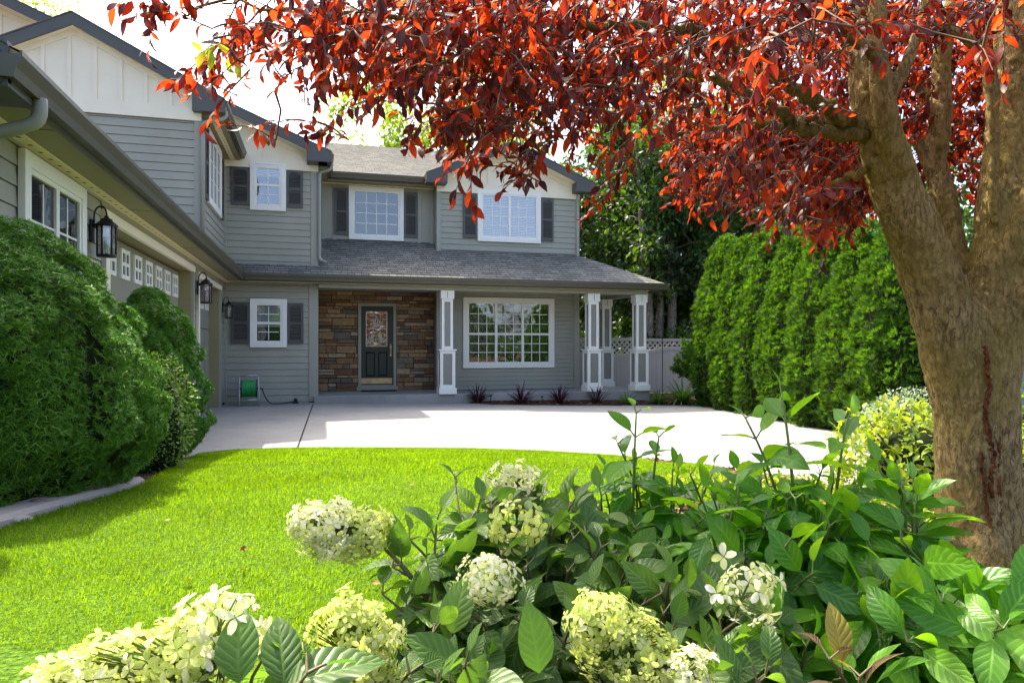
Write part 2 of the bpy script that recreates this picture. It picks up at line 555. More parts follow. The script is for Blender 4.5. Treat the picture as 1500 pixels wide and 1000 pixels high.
M['petal'] = leafy("lime_floret", [(0, (0.34, 0.46, 0.05)), (0.5, (0.50, 0.60, 0.09)), (0.85, (0.64, 0.68, 0.20)), (1, (0.78, 0.76, 0.50))],
                   ((0.66, 0.76, 0.10), (0.86, 0.87, 0.32)), 0.5, 0.6, 0.2, 0.15)
M['petal_white'] = leafy("cream_floret", [(0, (0.46, 0.56, 0.10)), (0.4, (0.64, 0.69, 0.28)), (0.7, (0.78, 0.77, 0.55)), (1, (0.85, 0.82, 0.72))],
                         ((0.76, 0.82, 0.25), (0.92, 0.9, 0.58)), 0.48, 0.6, 0.2, 0.15)
M['spruce'] = leafy("spruce_needles", [(0, (0.050, 0.155, 0.016)), (0.5, (0.105, 0.27, 0.024)), (0.9, (0.17, 0.33, 0.03)), (1, (0.24, 0.33, 0.04))],
                    ((0.05, 0.16, 0.01), (0.14, 0.30, 0.015)), 0.22, 0.5, 0.35)
M['thuja'] = leafy("arborvitae_sprays", [(0, (0.022, 0.085, 0.010)), (0.5, (0.040, 0.125, 0.012)), (0.93, (0.07, 0.18, 0.018)), (1, (0.20, 0.17, 0.04))],
                   ((0.10, 0.30, 0.006), (0.26, 0.48, 0.010)), 0.26, 0.5, 0.3, 0, (1.1, 0.5, 1.15))
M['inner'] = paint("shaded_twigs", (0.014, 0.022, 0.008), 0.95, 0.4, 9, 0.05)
M['treeleaf'] = leafy("broad_tree_leaf", [(0, (0.014, 0.042, 0.012)), (0.6, (0.028, 0.075, 0.016)), (1, (0.06, 0.12, 0.02))],
                      ((0.05, 0.16, 0.008), (0.26, 0.44, 0.015)), 0.28, 0.45, 0.35, 0, (0.35, 0.5, 1.2))
M['bluespruce'] = leafy("blue_spruce_needles", [(0, (0.022, 0.05, 0.038)), (1, (0.055, 0.10, 0.075))], ((0.05, 0.14, 0.07), (0.10, 0.22, 0.10)), 0.2, 0.5, 0.3)
M['brightleaf'] = leafy("bright_tree_leaf", [(0, (0.05, 0.11, 0.012)), (1, (0.13, 0.22, 0.02))], ((0.32, 0.52, 0.02), (0.55, 0.70, 0.04)), 0.45, 0.45, 0.4)
M['goldleaf'] = leafy("golden_shrub_leaf", [(0, (0.08, 0.16, 0.012)), (0.6, (0.17, 0.25, 0.015)), (1, (0.30, 0.33, 0.03))], ((0.30, 0.48, 0.01), (0.58, 0.64, 0.03)), 0.42, 0.42, 0.4)
M['boxleaf'] = leafy("box_leaf", [(0, (0.05, 0.12, 0.012)), (1, (0.14, 0.23, 0.03))], ((0.18, 0.40, 0.02), (0.34, 0.52, 0.03)), 0.35, 0.42, 0.4)
M['silverleaf'] = leafy("variegated_leaf", [(0, (0.05, 0.11, 0.04)), (0.5, (0.15, 0.22, 0.11)), (1, (0.34, 0.40, 0.27))], ((0.30, 0.45, 0.18), (0.5, 0.6, 0.35)), 0.3, 0.45, 0.4)
M['cordyline'] = leafy("purple_sword_leaf", [(0, (0.020, 0.010, 0.018)), (1, (0.06, 0.022, 0.04))], ((0.12, 0.02, 0.04), (0.2, 0.04, 0.06)), 0.15, 0.35, 0.5)
M['strap'] = leafy("green_strap_leaf", [(0, (0.025, 0.075, 0.015)), (1, (0.06, 0.16, 0.025))], ((0.12, 0.32, 0.02), (0.22, 0.45, 0.03)), 0.3, 0.4, 0.4)
M['stem'] = paint("green_stem", (0.12, 0.17, 0.04), 0.5, 0.2, 20, 0.3)
M['woody'] = paint("brown_stem", (0.11, 0.07, 0.045), 0.75, 0.25, 25, 0.2)
def vent_mat():
    m, nt, out = new_mat("perforated_cream_vent")
    tc = nt.nodes.new("ShaderNodeTexCoord"); sp = nt.nodes.new("ShaderNodeSeparateXYZ")
    nt.links.new(tc.outputs["UV"], sp.inputs[0])
    def mth(op, a, b=0.0):
        q = nt.nodes.new("ShaderNodeMath"); q.operation = op
        for i, val in enumerate((a, b)):
            if isinstance(val, (int, float)): q.inputs[i].default_value = val
            else: nt.links.new(val, q.inputs[i])
        return q.outputs[0]
    dot = mth('MULTIPLY', mth('LESS_THAN', mth('FRACT', mth('MULTIPLY', sp.outputs[0], 5.0)), 0.16), mth('LESS_THAN', mth('ABSOLUTE', mth('SUBTRACT', sp.outputs[1], 0.5)), 0.13))
    principled(nt, out, mixc(nt, dot, (0.82, 0.72, 0.46), (0.02, 0.02, 0.02)), 0.6, 0.3)  # cream painted yellower, for the light the grass throws up on it
    return m
M['vent'] = vent_mat()
M['chip'] = leafy("bark_chip", [(0, (0.05, 0.025, 0.015)), (0.6, (0.14, 0.065, 0.035)), (1, (0.28, 0.18, 0.12))], ((0, 0, 0), (0, 0, 0)), 0.0, 0.9, 0.1)
M['dryleaf'] = leafy("fallen_leaf", [(0, (0.12, 0.035, 0.015)), (0.7, (0.22, 0.08, 0.03)), (1, (0.45, 0.35, 0.10))], ((0.3, 0.08, 0.02), (0.4, 0.2, 0.03)), 0.2, 0.6, 0.3)
M['rock'] = paint("field_rock", (0.20, 0.16, 0.13), 0.85, 0.35, 9, 0.2, 0.5, (20, 20, 20))

def bark_mat(name, c0, c1, c2, sc=1.0, olive=0.5):
    m, nt, out = new_mat(name)
    n1 = noise(nt, 1.0, 9, vec=mapping(nt, (34 * sc, 34 * sc, 13 * sc)), rough=0.7)
    n4 = noise(nt, 1.0, 6, vec=mapping(nt, (62 * sc, 62 * sc, 21 * sc)), rough=0.72, dist=0.8)
    n2 = noise(nt, 2.4, 5)
    n3 = noise(nt, 1.3, 3)
    c = ramp(nt, n1, [(0.3, c0), (0.5, c1), (0.7, c2)])
    c = mixc(nt, 0.75, c, ramp(nt, n4, [(0.42, (0.22, 0.20, 0.17)), (0.49, (0.92, 0.92, 0.92)), (0.60, (1.5, 1.42, 1.28))]), 'MULTIPLY')
    c = mixc(nt, ramp(nt, n2, [(0.36, (0, 0, 0)), (0.56, (1, 1, 1))]), c, mixc(nt, olive, c, (0.40, 0.31, 0.055)))
    c = mixc(nt, 0.5, c, ramp(nt, n3, [(0.35, (0.72, 0.72, 0.74)), (0.65, (1.15, 1.12, 1.05))]), 'MULTIPLY')
    h = mixc(nt, 0.6, n1, n4)
    principled(nt, out, c, 0.85, 0.2, 0, bump(nt, h, 1.0, 0.06))
    return m
M['bark'] = bark_mat("plum_bark", (0.25, 0.175, 0.072), (0.48, 0.36, 0.155), (0.62, 0.49, 0.25))
M['barkgreen'] = bark_mat("mossy_plum_bark", (0.18, 0.14, 0.05), (0.34, 0.29, 0.11), (0.48, 0.42, 0.21))
M['oldbark'] = bark_mat("grey_tree_bark", (0.12, 0.10, 0.085), (0.26, 0.22, 0.19), (0.38, 0.33, 0.28), 0.35, 0.1)
M['crack'] = bark_mat("open_bark_crack", (0.07, 0.02, 0.01), (0.30, 0.095, 0.035), (0.45, 0.19, 0.07), 1.4, 0.0)

# ================================================================== GROUND
def z0(X):
    return -0.02 * np.clip(X, 0, 12)
def paved_hit(u, v):
    "point of the sloping driveway seen at (u, v)"
    r = ray(u, v)
    d = -HC / r[2]
    for _ in range(4):
        d = (z0(r[0] * d) - HC) / r[2]
    return (r[0] * d, r[1] * d)
EDGE = [paved_hit(u, v) for u, v in ((298, 668), (345, 664), (420, 661.5), (520, 660.5), (610, 661), (700, 662), (800, 665), (880, 670))]
EDGE += [(4.0, 7.5), (4.75, 6.2), (5.2, 5.0), (5.5, 3.0), (5.6, -4.0)]
BED = [paved_hit(u, v) for u, v in ((656, 588), (720, 592.5), (800, 593.5), (900, 594), (1000, 593), (1060, 593), (1110, 598), (1150, 605), (1200, 613), (1260, 625), (1285, 640))]
DRIVE = [(-2.6, 17.2), (-2.6, 8.25), (-1.7, 8.6)] + EDGE + [(16, -4.0), (16, 5.5), (9.5, 6.0)] + BED[::-1] + [(2.75, 16.9), (2.6, 17.2)]

def sdist(X, Y, poly):
    "signed distance to a polygon, positive outside"
    P = np.array(poly, float)
    d = np.full(X.shape, 1e9); ins = np.zeros(X.shape, bool)
    for i in range(len(P)):
        a = P[i]; b = P[(i + 1) % len(P)]
        e = b - a
        t = np.clip(((X - a[0]) * e[0] + (Y - a[1]) * e[1]) / (e @ e + 1e-12), 0, 1)
        d = np.minimum(d, np.hypot(X - a[0] - t * e[0], Y - a[1] - t * e[1]))
        c = ((a[1] > Y) != (b[1] > Y)) & (X < (b[0] - a[0]) * (Y - a[1]) / (b[1] - a[1] + 1e-12) + a[0])
        ins ^= c
    return np.where(ins, -d, d)

def terrain(X, Y):
    X = np.asarray(X, float); Y = np.asarray(Y, float)
    s = sdist(X, Y, DRIVE)
    isl = (X < 6.0) & (Y < 9.6)
    rise = np.where(isl, 0.75 * (1 - np.exp(-np.clip(s, 0, None) / 5.0)), 0.10 * (1 - np.exp(-np.clip(s, 0, None) / 1.0)))
    return z0(X) + np.clip(s, -0.05, 0.015) + rise
def tz(x, y):
    return float(terrain(np.array([x]), np.array([y]))[0])
def hit(u, v, dmax=60):
    r = ray(u, v)
    d = np.linspace(0.3, dmax, 6000)
    z = HC + r[2] * d
    t = terrain(r[0] * d, r[1] * d)
    k = int(np.argmax(z < t))
    return np.array((r[0] * d[k], r[1] * d[k], t[k]))

def axis(a, b, step, far):
    ins = list(np.arange(a, b + 1e-6, step))
    lo, hi, s = a, b, step
    left, right = [], []
    while lo > -far:
        s *= 1.5; lo -= s; left.append(lo)
    s = step
    while hi < far:
        s *= 1.5; hi += s; right.append(hi)
    return np.array(left[::-1] + ins + right)
def sheet(name, xs, ys, fz, mat, kind, keep=None):
    X, Y = np.meshgrid(xs, ys)
    Z = fz(X, Y)
    V = np.stack([X, Y, Z], -1).reshape(-1, 3)
    nx, ny = len(xs), len(ys)
    i = np.arange(ny - 1)[:, None] * nx + np.arange(nx - 1)[None, :]
    q = np.stack([i, i + 1, i + nx + 1, i + nx], -1).reshape(-1, 4)
    if keep is not None:
        k = keep(X, Y).reshape(-1)
        q = q[k[q].any(axis=1)]
    T = np.concatenate([q[:, [0, 1, 2]], q[:, [0, 2, 3]]])
    used = np.unique(T); remap = np.zeros(len(V), int); remap[used] = np.arange(len(used))
    o = np_mesh(name, V[used], remap[T], V[used][:, :2], mat)
    return tag(o, kind=kind)
sheet('ground', axis(-4, 12, 0.1, 500), axis(-3, 18.5, 0.1, 500), terrain, M['soil'], 'structure')
sheet('driveway', np.array([-3.0, 0, 12, 16]), np.array([-4.0, 6, 18]), lambda X, Y: z0(X), M['concrete'], 'structure')

LAWN = [(-1.9, 0.2), (-1.42, 2.2)] + [tuple(hit(u, v)[:2]) for u, v in ((0, 783), (100, 748), (170, 728), (214, 712), (262, 684))] + \
       [tuple(p) for p in EDGE[:8]] + [tuple(hit(u, v)[:2]) for u, v in ((960, 679), (1040, 684), (1070, 700), (1050, 735))] + [(1.75, 3.6), (1.25, 2.75), (0.35, 1.95), (-0.15, 1.5), (-0.6, 0.9)]
sheet('lawn', np.arange(-2.2, 5.4, 0.08), np.arange(0.2, 9.8, 0.08),
      lambda X, Y: terrain(X, Y) + np.clip(-sdist(X, Y, LAWN) * 0.6, -0.05, 0.02), M['lawn'], 'structure',
      keep=lambda X, Y: sdist(X, Y, LAWN) < 0.12)

# joints in the paving
jb = MB()
def strip(pts, w, dz=0.004):
    for a, b in zip(pts[:-1], pts[1:]):
        a = np.array(a); b = np.array(b); t = norm(b - a); n = np.array((-t[1], t[0])) * w / 2
        P = [a - n, b - n, b + n, a + n]
        jb.add([(p[0], p[1], float(z0(p[0])) + dz) for p in P], [(0, 1, 2, 3)])
ja, jc = paved_hit(458.5, 592), paved_hit(434, 661)
strip([ja, jc], 0.022)
strip([(-2.4, 13.0), (-0.1, 12.9)], 0.012)
strip([(0.5, 11.6), (8.5, 11.6)], 0.008)
strip([(3.9, 8.0), (4.3, 15.4)], 0.008)
tag(jb.build('driveway_joints', M['joint']), kind='structure')

# ================================================================== HOUSE
house = empty('house', (2.0, 17.0, 0.0), 0, "large two storey sage green house with cream gables, stone porch and white trim", "house")
HO = np.array((2.0, 17.0, 0.0))
def hmb():
    return MB(HO)
def hb(mb, name, mat, parent=None, bevel=0.0):
    "part of the house (meshes are relative to the house's base)"
    return mb.build(name, mat, parent if parent is not None else house, bevel)
FY = lambda y: Frame((0, y, 0), (1, 0, 0), (0, -1, 0))       # walls facing the lawn
FX = lambda x: Frame((x, 0, 0), (0, 1, 0), (1, 0, 0))        # walls facing the driveway from the left
EXPO = 0.148
def siding(mb, F, u0, u1, z0_, z1, exp=EXPO):
    mb.lap(F.at(0, 0, z0_), F.U, (0, 0, 1), F.N, z1 - z0_, lambda v: (u0, u1), exp, 0.014, 0.007)
def trimbox(mb, F, u0, u1, z0_, z1, n=0.03):
    mb.lbox(F, u0, u1, 0.0, n, z0_, z1)

# ---- bodies behind the cladding
b = hmb()
b.box(-14, -0.10, 16.88, 26, 0, 5.52)
b.box(-0.10, 2.95, 18.64, 26, 0, 5.68)
b.box(2.97, 6.80, 18.14, 26, 0, 5.52)
b.box(-8, -2.45, 4.96, 16.84, 0, 2.90)
b.box(-6.10, -2.13, 13.69, 16.86, 2.8, 5.6)
hb(b, 'inner_wall', M['dark'])

# ---- clapboard
b = hmb()
siding(b, FX(-2.10), 4.9, 7.70, 0.05, 2.80)
siding(b, FX(-2.10), 12.86, 13.10, 0.05, 2.80)
siding(b, FX(-2.10), 16.12, 16.85, 0.05, 2.80)
siding(b, FX(-2.098), 7.70, 12.86, 2.655, 2.80)
siding(b, FX(-2.098), 13.10, 16.12, 2.605, 2.80)
hb(b, 'garage_wall', M['siding'])
b = hmb(); siding(b, FY(4.9), -8, -2.1, 0.05, 2.8); b.prism([(-2.1, 4.9, 2.8), (-5.0, 4.9, 4.25), (-8, 4.9, 2.8)], (0, 0.02, 0))
hb(b, 'garage_end_wall', M['siding'])
b = hmb(); siding(b, FY(16.85), -2.10, -0.26, 0.03, 2.80); hb(b, 'entry_side_wall', M['siding'])
b = hmb(); siding(b, FY(16.85), -2.10, -0.10, 2.95, 5.36); hb(b, 'upper_wall', M['siding'])
b = hmb(); siding(b, FY(13.65), -6.10, -2.20, 2.8, 5.36); hb(b, 'upper_wall', M['siding'])
b = hmb(); siding(b, FX(-2.10), 13.73, 16.85, 2.8, 5.60); hb(b, 'upper_wall', M['siding'])
b = hmb(); siding(b, FY(18.10), 3.03, 6.78, 3.55, 5.36); hb(b, 'upper_wall', M['siding'])
b = hmb(); siding(b, FY(18.00), 3.06, 6.72, 0.16, 2.80, 0.115); hb(b, 'porch_wall', M['siding'])
b = hmb()
b.box(-0.06, 2.93, 18.60, 18.64, 3.9, 5.62)
for x in (0.02, 0.30, 2.50, 2.82):
    b.box(x, x + 0.09, 18.575, 18.60, 3.9, 5.55)
b.box(0.11, 2.82, 18.578, 18.60, 3.92, 4.02)
hb(b, 'upper_panel_wall', M['siding_trim'])
b = hmb()       # return walls
b.box(-0.10, -0.06, 16.87, 18.64, 0.1, 5.5)
b.box(2.93, 2.97, 18.02, 18.62, 0.1, 2.8)
hb(b, 'return_wall', M['siding_trim']); b = hmb()
hb(b, 'return_wall', M['siding_trim']); b = hmb(); b.box(2.93, 2.97, 18.12, 18.62, 3.6, 5.5); hb(b, 'return_wall', M['siding_trim']); b = hmb()
b.box(6.80, 6.84, 18.02, 26, 0.0, 5.5)
hb(b, 'return_wall', M['siding_trim'])
# corner boards
for cb in (
    (-0.26, -0.055, 16.815, 16.87, 0.02, 2.78),
    (-0.22, -0.055, 16.815, 16.87, 2.95, 5.36),
    (-2.20, -2.075, 13.615, 13.73, 2.8, 5.36),
    (-2.10, -2.05, 16.80, 16.85, 0.02, 2.80),
    (-2.10, -2.06, 16.81, 16.85, 2.95, 5.4),
    (2.90, 3.06, 17.965, 18.02, 0.16, 2.8),
    (6.70, 6.85, 17.965, 18.02, 0.1, 2.8),
    (2.92, 3.03, 18.065, 18.12, 3.5, 5.36),
    (6.78, 6.89, 18.065, 18.12, 3.3, 5.36),
    ):
    b = hmb(); b.box(*cb); hb(b, 'corner_board', M['siding_trim'])

# ---- cream board and batten gables
def gable(y, xl, xr, zb, ztop_at, name='gable', step=0.4, x_phase=0.0, clip=None):
    "band board at zb, sheet above it up to the rake line ztop_at(x), battens"
    b = hmb()
    xs = [xl] + ([clip] if clip is not None and xl < clip < xr else []) + [xr]
    poly = [(xl, y, zb), (xr, y, zb)] + [(x, y, max(ztop_at(x), zb + 0.01)) for x in reversed(xs)]
    b.prism(poly, (0, 0.03, 0))
    b.box(xl, xr, y - 0.028, y, zb - 0.14, zb + 0.10)
    x = xl + x_phase
    while x < xr - 0.05:
        zt = ztop_at(x + 0.03)
        if zt > zb + 0.14:
            b.box(x, x + 0.06, y - 0.026, y, zb + 0.10, zt)
        x += step
    # frieze boards under the rakes
    for xa, xb in zip(xs[:-1], xs[1:]):
        za, zc = ztop_at(xa), ztop_at(xb)
        b.prism([(xa, y - 0.02, za - 0.13), (xb, y - 0.02, zc - 0.13), (xb, y - 0.02, zc), (xa, y - 0.02, za)], (0, 0.018, 0))
    return hb(b, name, M['cream'])
EAVE = 5.70
wing_z = lambda x: EAVE + 0.52 * min(-1.62 - x, x + 6.58) - 0.17
cg_z = lambda x: EAVE + 0.42 * (0.29 - x) - 0.17
rg_z = lambda x: EAVE + 0.42 * min(7.26 - x, x - 2.55) - 0.17
gable(13.63, -6.10, -2.08, 5.50, wing_z, x_phase=0.28, clip=-4.10)
gable(16.83, -9.0, -0.055, 5.50, cg_z, x_phase=0.13)
gable(18.08, 2.92, 6.89, 5.50, rg_z, x_phase=0.16, clip=4.905)

# ---- roofs: shingle courses on real decks
def roof_plane(mb, deck, P0, U, V, L, ext, exp=0.14):
    U = norm(U); V = norm(V); Nn = norm(np.cross(U, V))
    if Nn[2] < 0: Nn = -Nn
    mb.lap(P0, U, V, Nn, L, ext, exp, 0.011)
    a0, b0 = ext(0); a1, b1 = ext(L)
    P0 = np.array(P0, float)
    q = [P0 + U * a0, P0 + U * b0, P0 + U * b1 + V * L, P0 + U * a1 + V * L]
    deck.prism([p - Nn * 0.003 for p in q], -Nn * 0.11)
def roof(name, planes):
    mb = hmb(); dk = hmb()
    for p in planes:
        roof_plane(mb, dk, *p)
    o = hb(mb, name, M['shingle'])
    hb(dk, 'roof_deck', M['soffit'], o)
    return o
S5 = math.hypot(1, 0.51)
PE = 2.93
# porch roof (hipped right end) and its left return
h_run = 2.30
def porch_ext(v):
    y = v / S5
    return (-1.6 - y if y < 0.5 else -2.1, 8.6 - y)
roof('porch_roof', [
    ((0, 16.35, PE), (1, 0, 0), (0, 1, 0.51), h_run * S5, porch_ext),
    ((8.6, 16.35, PE), (0, 1, 0), (-1, 0, 0.51), 1.75 * S5, lambda v: (v / S5, 3.2)),
])
# garage roof, two slopes
roof('garage_roof', [
    ((-1.63, 4.5, PE), (0, 1, 0), (-1, 0, 0.5), 3.9 * math.hypot(1, .5), lambda v: (0, 8.83 if v > 0.5 else 12.0)),
    ((-9.43, 4.5, PE), (0, 1, 0), (1, 0, 0.5), 3.9 * math.hypot(1, .5), lambda v: (0, 12.0)),
])
S46, S42 = math.hypot(1, .52), math.hypot(1, .42)
roof('wing_roof', [
    ((-1.65, 13.45, EAVE), (0, 1, 0), (-1, 0, .52), 2.46 * S46, lambda v: (0, 3.6)),
    ((-6.55, 13.45, EAVE), (0, 1, 0), (1, 0, .52), 2.46 * S46, lambda v: (0, 3.6)),
])
roof('main_roof', [
    ((0.26, 16.4, EAVE), (0, 1, 0), (-1, 0, .42), 7.3 * S42, lambda v: (0, 9.0)),
    ((-14.3, 16.4, EAVE), (0, 1, 0), (1, 0, .42), 7.3 * S42, lambda v: (0, 9.0)),
])
roof('middle_roof', [
    ((0, 18.13, EAVE), (1, 0, 0), (0, 1, .42), 5.3 * S42, lambda v: (0.12, 7.2 - v * 0.35)),
    ((0, 28.7, EAVE), (1, 0, 0), (0, -1, .42), 5.3 * S42, lambda v: (0.12, 7.2 - v * 0.35)),
])
roof('right_gable_roof', [
    ((7.23, 17.7, EAVE), (0, 1, 0), (-1, 0, .42), 2.32 * S42, lambda v: (0, 6.0)),
    ((2.58, 17.7, EAVE), (0, 1, 0), (1, 0, .42), 2.32 * S42, lambda v: (0.0, 0.45 + v * 0.95)),
])
# rakes: fascia boards, with the boxed eave ends
def rake(y, x_eave, x_ridge, z_eave, slope, h=0.21, t=0.045):
    s = 1 if x_ridge > x_eave else -1
    L = abs(x_ridge - x_eave)
    ze = z_eave + 0.03; zr = ze + slope * L
    b = hmb()
    b.prism([(x_eave, y, ze - h), (x_ridge, y, zr - h), (x_ridge, y, zr), (x_eave, y, ze)], (0, t, 0))
    # metal drip on top
    b.prism([(x_eave, y - 0.012, ze), (x_ridge, y - 0.012, zr), (x_ridge, y - 0.012, zr + 0.022), (x_eave, y - 0.012, ze + 0.022)], (0, 0.07, 0))
    return b
for (y, xe, xr_, ze, sl, back) in ((13.44, -1.66, -4.10, EAVE, .52, 13.63), (13.44, -6.54, -4.10, EAVE, .52, 13.63),
                                   (16.38, 0.24, -7.0, EAVE, .42, 16.83), (17.68, 7.22, 4.905, EAVE, .42, 18.08),
                                   (17.68, 2.59, 4.905, EAVE, .42, 18.08), (4.48, -1.68, -5.53, PE, .5, 4.9)):
    b = rake(y, xe, xr_, ze, sl)
    sgn = -1 if xr_ < xe else 1
    # boxed return at the eave
    b.prism([(xe + sgn * 0.55, y + 0.002, ze - 0.20), (xe, y + 0.002, ze - 0.20), (xe, y + 0.002, ze - 0.15), (xe + sgn * 0.55, y + 0.002, ze + sl * 0.55 - 0.15)], (0, back - y - 0.03, 0))
    hb(b, 'rake_board', M['fascia'])
    b = hmb()   # soffit of the rake, cream
    b.prism([(xe + sgn * 0.3, y + 0.046, ze + sl * 0.3 - 0.165), (xr_, y + 0.046, ze + sl * abs(xr_ - xe) - 0.165),
             (xr_, y + 0.046, ze + sl * abs(xr_ - xe) - 0.14), (xe + sgn * 0.3, y + 0.046, ze + sl * 0.3 - 0.14)], (0, back - y - 0.05, 0))
    hb(b, 'rake_soffit', M['cream'])

# ---- gutters (K profile), fascia behind them
def gutter(F, u0, u1, ztop, h=0.15, w=0.11):
    b = hmb()
    prof = [(0, -h), (w * 0.62, -h), (w * 0.72, -h * 0.62), (w * 0.9, -h * 0.4), (w, -h * 0.2), (w, 0), (w - 0.012, 0), (w - 0.015, -0.02), (0.0, -0.02)]
    b.prism([F.at(u0, n, ztop + z) for n, z in prof], F.U * (u1 - u0))
    b.lbox(F, u0, u1, -0.03, -0.002, ztop - h - 0.03, ztop + 0.0)
    return hb(b, 'gutter', M['gutter'])
gutter(FX(-1.71), 4.45, 16.36, 2.925)
gutter(FY(16.36), -1.70, 8.62, 2.925)
gutter(FX(8.61), 16.30, 19.4, 2.925)
gutter(FX(-1.73), 13.46, 16.80, 5.70)
gutter(FX(0.18), 16.42, 18.12, 5.70)
gutter(FY(18.13), 0.2, 2.62, 5.70)
# ---- soffits
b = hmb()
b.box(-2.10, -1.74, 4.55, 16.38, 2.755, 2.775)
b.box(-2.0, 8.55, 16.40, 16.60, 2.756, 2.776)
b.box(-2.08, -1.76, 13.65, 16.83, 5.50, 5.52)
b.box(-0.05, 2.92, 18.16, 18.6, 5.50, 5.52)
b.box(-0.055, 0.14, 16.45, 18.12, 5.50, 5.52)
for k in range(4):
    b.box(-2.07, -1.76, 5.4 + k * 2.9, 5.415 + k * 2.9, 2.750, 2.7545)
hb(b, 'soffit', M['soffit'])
b = hmb()
b.box(-0.05, 8.15, 16.62, 18.60, 2.74, 2.76)
hb(b, 'porch_ceiling', M['siding_trim'])
def vent_strip(F, u0, u1, n0, n1, z):
    "perforated strip in a soffit; u along the wall"
    b = hmb()
    b.add([F.at(u0, n0, z), F.at(u1, n0, z), F.at(u1, n1, z), F.at(u0, n1, z)], [(0, 1, 2, 3)], [[(u0, 0), (u1, 0), (u1, 1), (u0, 1)]])
    b.lbox(F, u0, u1, n0, n1, z + .001, z + .007)
    hb(b, 'soffit_vent', M['vent'])
vent_strip(FX(-2.10), 4.6, 16.80, 0.005, 0.115, 2.747)
vent_strip(FY(16.60), -2.0, 8.2, 0.10, 0.17, 2.742)
vent_strip(FX(-2.10), 13.7, 16.75, 0.14, 0.24, 5.490)
vent_strip(FY(18.60), -0.02, 2.9, 0.08, 0.20, 5.490)
# ---- porch beam
b = hmb()
b.box(-0.05, 8.24, 16.60, 16.86, 2.655, 2.738)
b.box(7.92, 8.22, 16.86, 18.75, 2.655, 2.738)
hb(b, 'porch_beam', M['siding_trim'])
# ---- porch slab
b = hmb()
b.box(-0.15, 8.30, 16.62, 18.62, -0.25, 0.155)
b.box(6.84, 8.30, 18.62, 20.0, -0.25, 0.154)
hb(b, 'porch_slab', M['step'], bevel=0.012)
b = hmb(); b.box(-2.09, -0.27, 16.80, 16.846, -0.03, 0.03); hb(b, 'foundation', M['step'])

# ---- stone cladding around the door
def stone_wall(x0, x1, z0_, z1, holes, y):
    b = hmb(); z = z0_
    r = random.Random(5)
    while z < z1 - 0.02:
        h = r.choice((0.08, 0.11, 0.13, 0.16, 0.20))
        for (_, _, hz0, hz1) in holes:
            if z < hz1 - .001 and z + h > hz1 - .05: h = hz1 - z
        if z + h > z1 - 0.05: h = z1 - z
        x = x0 - r.random() * 0.3
        while x < x1:
            w = r.uniform(0.16, 0.58)
            segs = [(max(x, x0), min(x + w, x1))]
            for (hx0, hx1, hz0, hz1) in holes:
                if z < hz1 and z + h > hz0:
                    ns = []
                    for a, c in segs:
                        if c <= hx0 or a >= hx1: ns.append((a, c))
                        else:
                            if a < hx0: ns.append((a, hx0))
                            if c > hx1: ns.append((hx1, c))
                    segs = ns
            for a, c in segs:
                if c - a < 0.03: continue
                parts = [(z, z + h)]
                if h > 0.14 and r.random() < 0.45:
                    k = r.uniform(0.4, 0.6) * h
                    parts = [(z, z + k), (z + k, z + h)]
                for za, zc in parts:
                    p = r.uniform(0.02, 0.07); g = 0.007
                    j = lambda: r.uniform(-0.004, 0.004)
                    v = [(a + g, y - p + j(), za + g + j()), (c - g, y - p + j(), za + g + j()), (c - g, y, za + g), (a + g, y, za + g),
                         (a + g + j(), y - p + j(), zc - g + j()), (c - g + j(), y - p + j(), zc - g + j()), (c - g, y, zc - g), (a + g, y, zc - g)]
                    b.hexa(v)
            x += w
        z += h
    return hb(b, 'stone_cladding', M['stone'], bevel=0.006)
sc = stone_wall(-0.055, 2.925, 0.156, 2.74, [(0.93, 1.93, 0.0, 2.44)], 18.60)
b = hmb(); b.box(-0.055, 2.925, 18.598, 18.63, 0.156, 2.74); hb(b, 'mortar', M['joint'], sc)

# ---- columns
def column(cx, yf):
    zt, zb_ = 2.655, 0.155
    def shell(b, pn, w, za, zc, rail, st):
        x0, x1, y0, y1 = cx - w / 2, cx + w / 2, cy_ - w / 2, cy_ + w / 2
        for xa, xb in ((x0, x0 + st), (x1 - st, x1)):
            for ya, yb in ((y0, y0 + st), (y1 - st, y1)):
                b.box(xa, xb, ya, yb, za, zc)
        for (za_, zb2) in ((za, za + rail), (zc - rail, zc)):
            b.box(x0 + st, x1 - st, y0, y1, za_, zb2)
            b.box(x0, x0 + st, y0 + st, y1 - st, za_, zb2)
            b.box(x1 - st, x1, y0 + st, y1 - st, za_, zb2)
        i = 0.016
        pn.box(x0 + i, x1 - i, y0 + st * .9, y1 - st * .9, za + rail, zc - rail)
        pn.box(x0 + st * .9, x1 - st * .9, y0 + i, y1 - i, za + rail, zc - rail)
    cy_ = yf + 0.19
    b, pn = hmb(), hmb()
    b.box(cx - 0.215, cx + 0.215, cy_ - 0.215, cy_ + 0.215, zb_, zb_ + 0.15)
    shell(b, pn, 0.37, zb_ + 0.15, 1.20, 0.075, 0.075)
    b.box(cx - 0.215, cx + 0.215, cy_ - 0.215, cy_ + 0.215, 1.20, 1.235)
    shell(b, pn, 0.275, 1.235, 2.45, 0.07, 0.065)
    b.box(cx - 0.165, cx + 0.165, cy_ - 0.165, cy_ + 0.165, 2.45, zt - 0.002)
    o = hb(b, 'column', M['white'], bevel=0.005)
    hb(pn, 'panel', M['panel'], o)
    k = hmb(); k.box(cx - 0.006, cx + 0.006, cy_ - 0.168, cy_ - 0.165, 2.47, 2.62); hb(k, 'bracket_slot', M['gutter'], o)
for cx, yf in ((2.945, 16.56), (6.73, 16.56), (8.06, 16.56), (7.90, 18.45)):
    column(cx, yf)

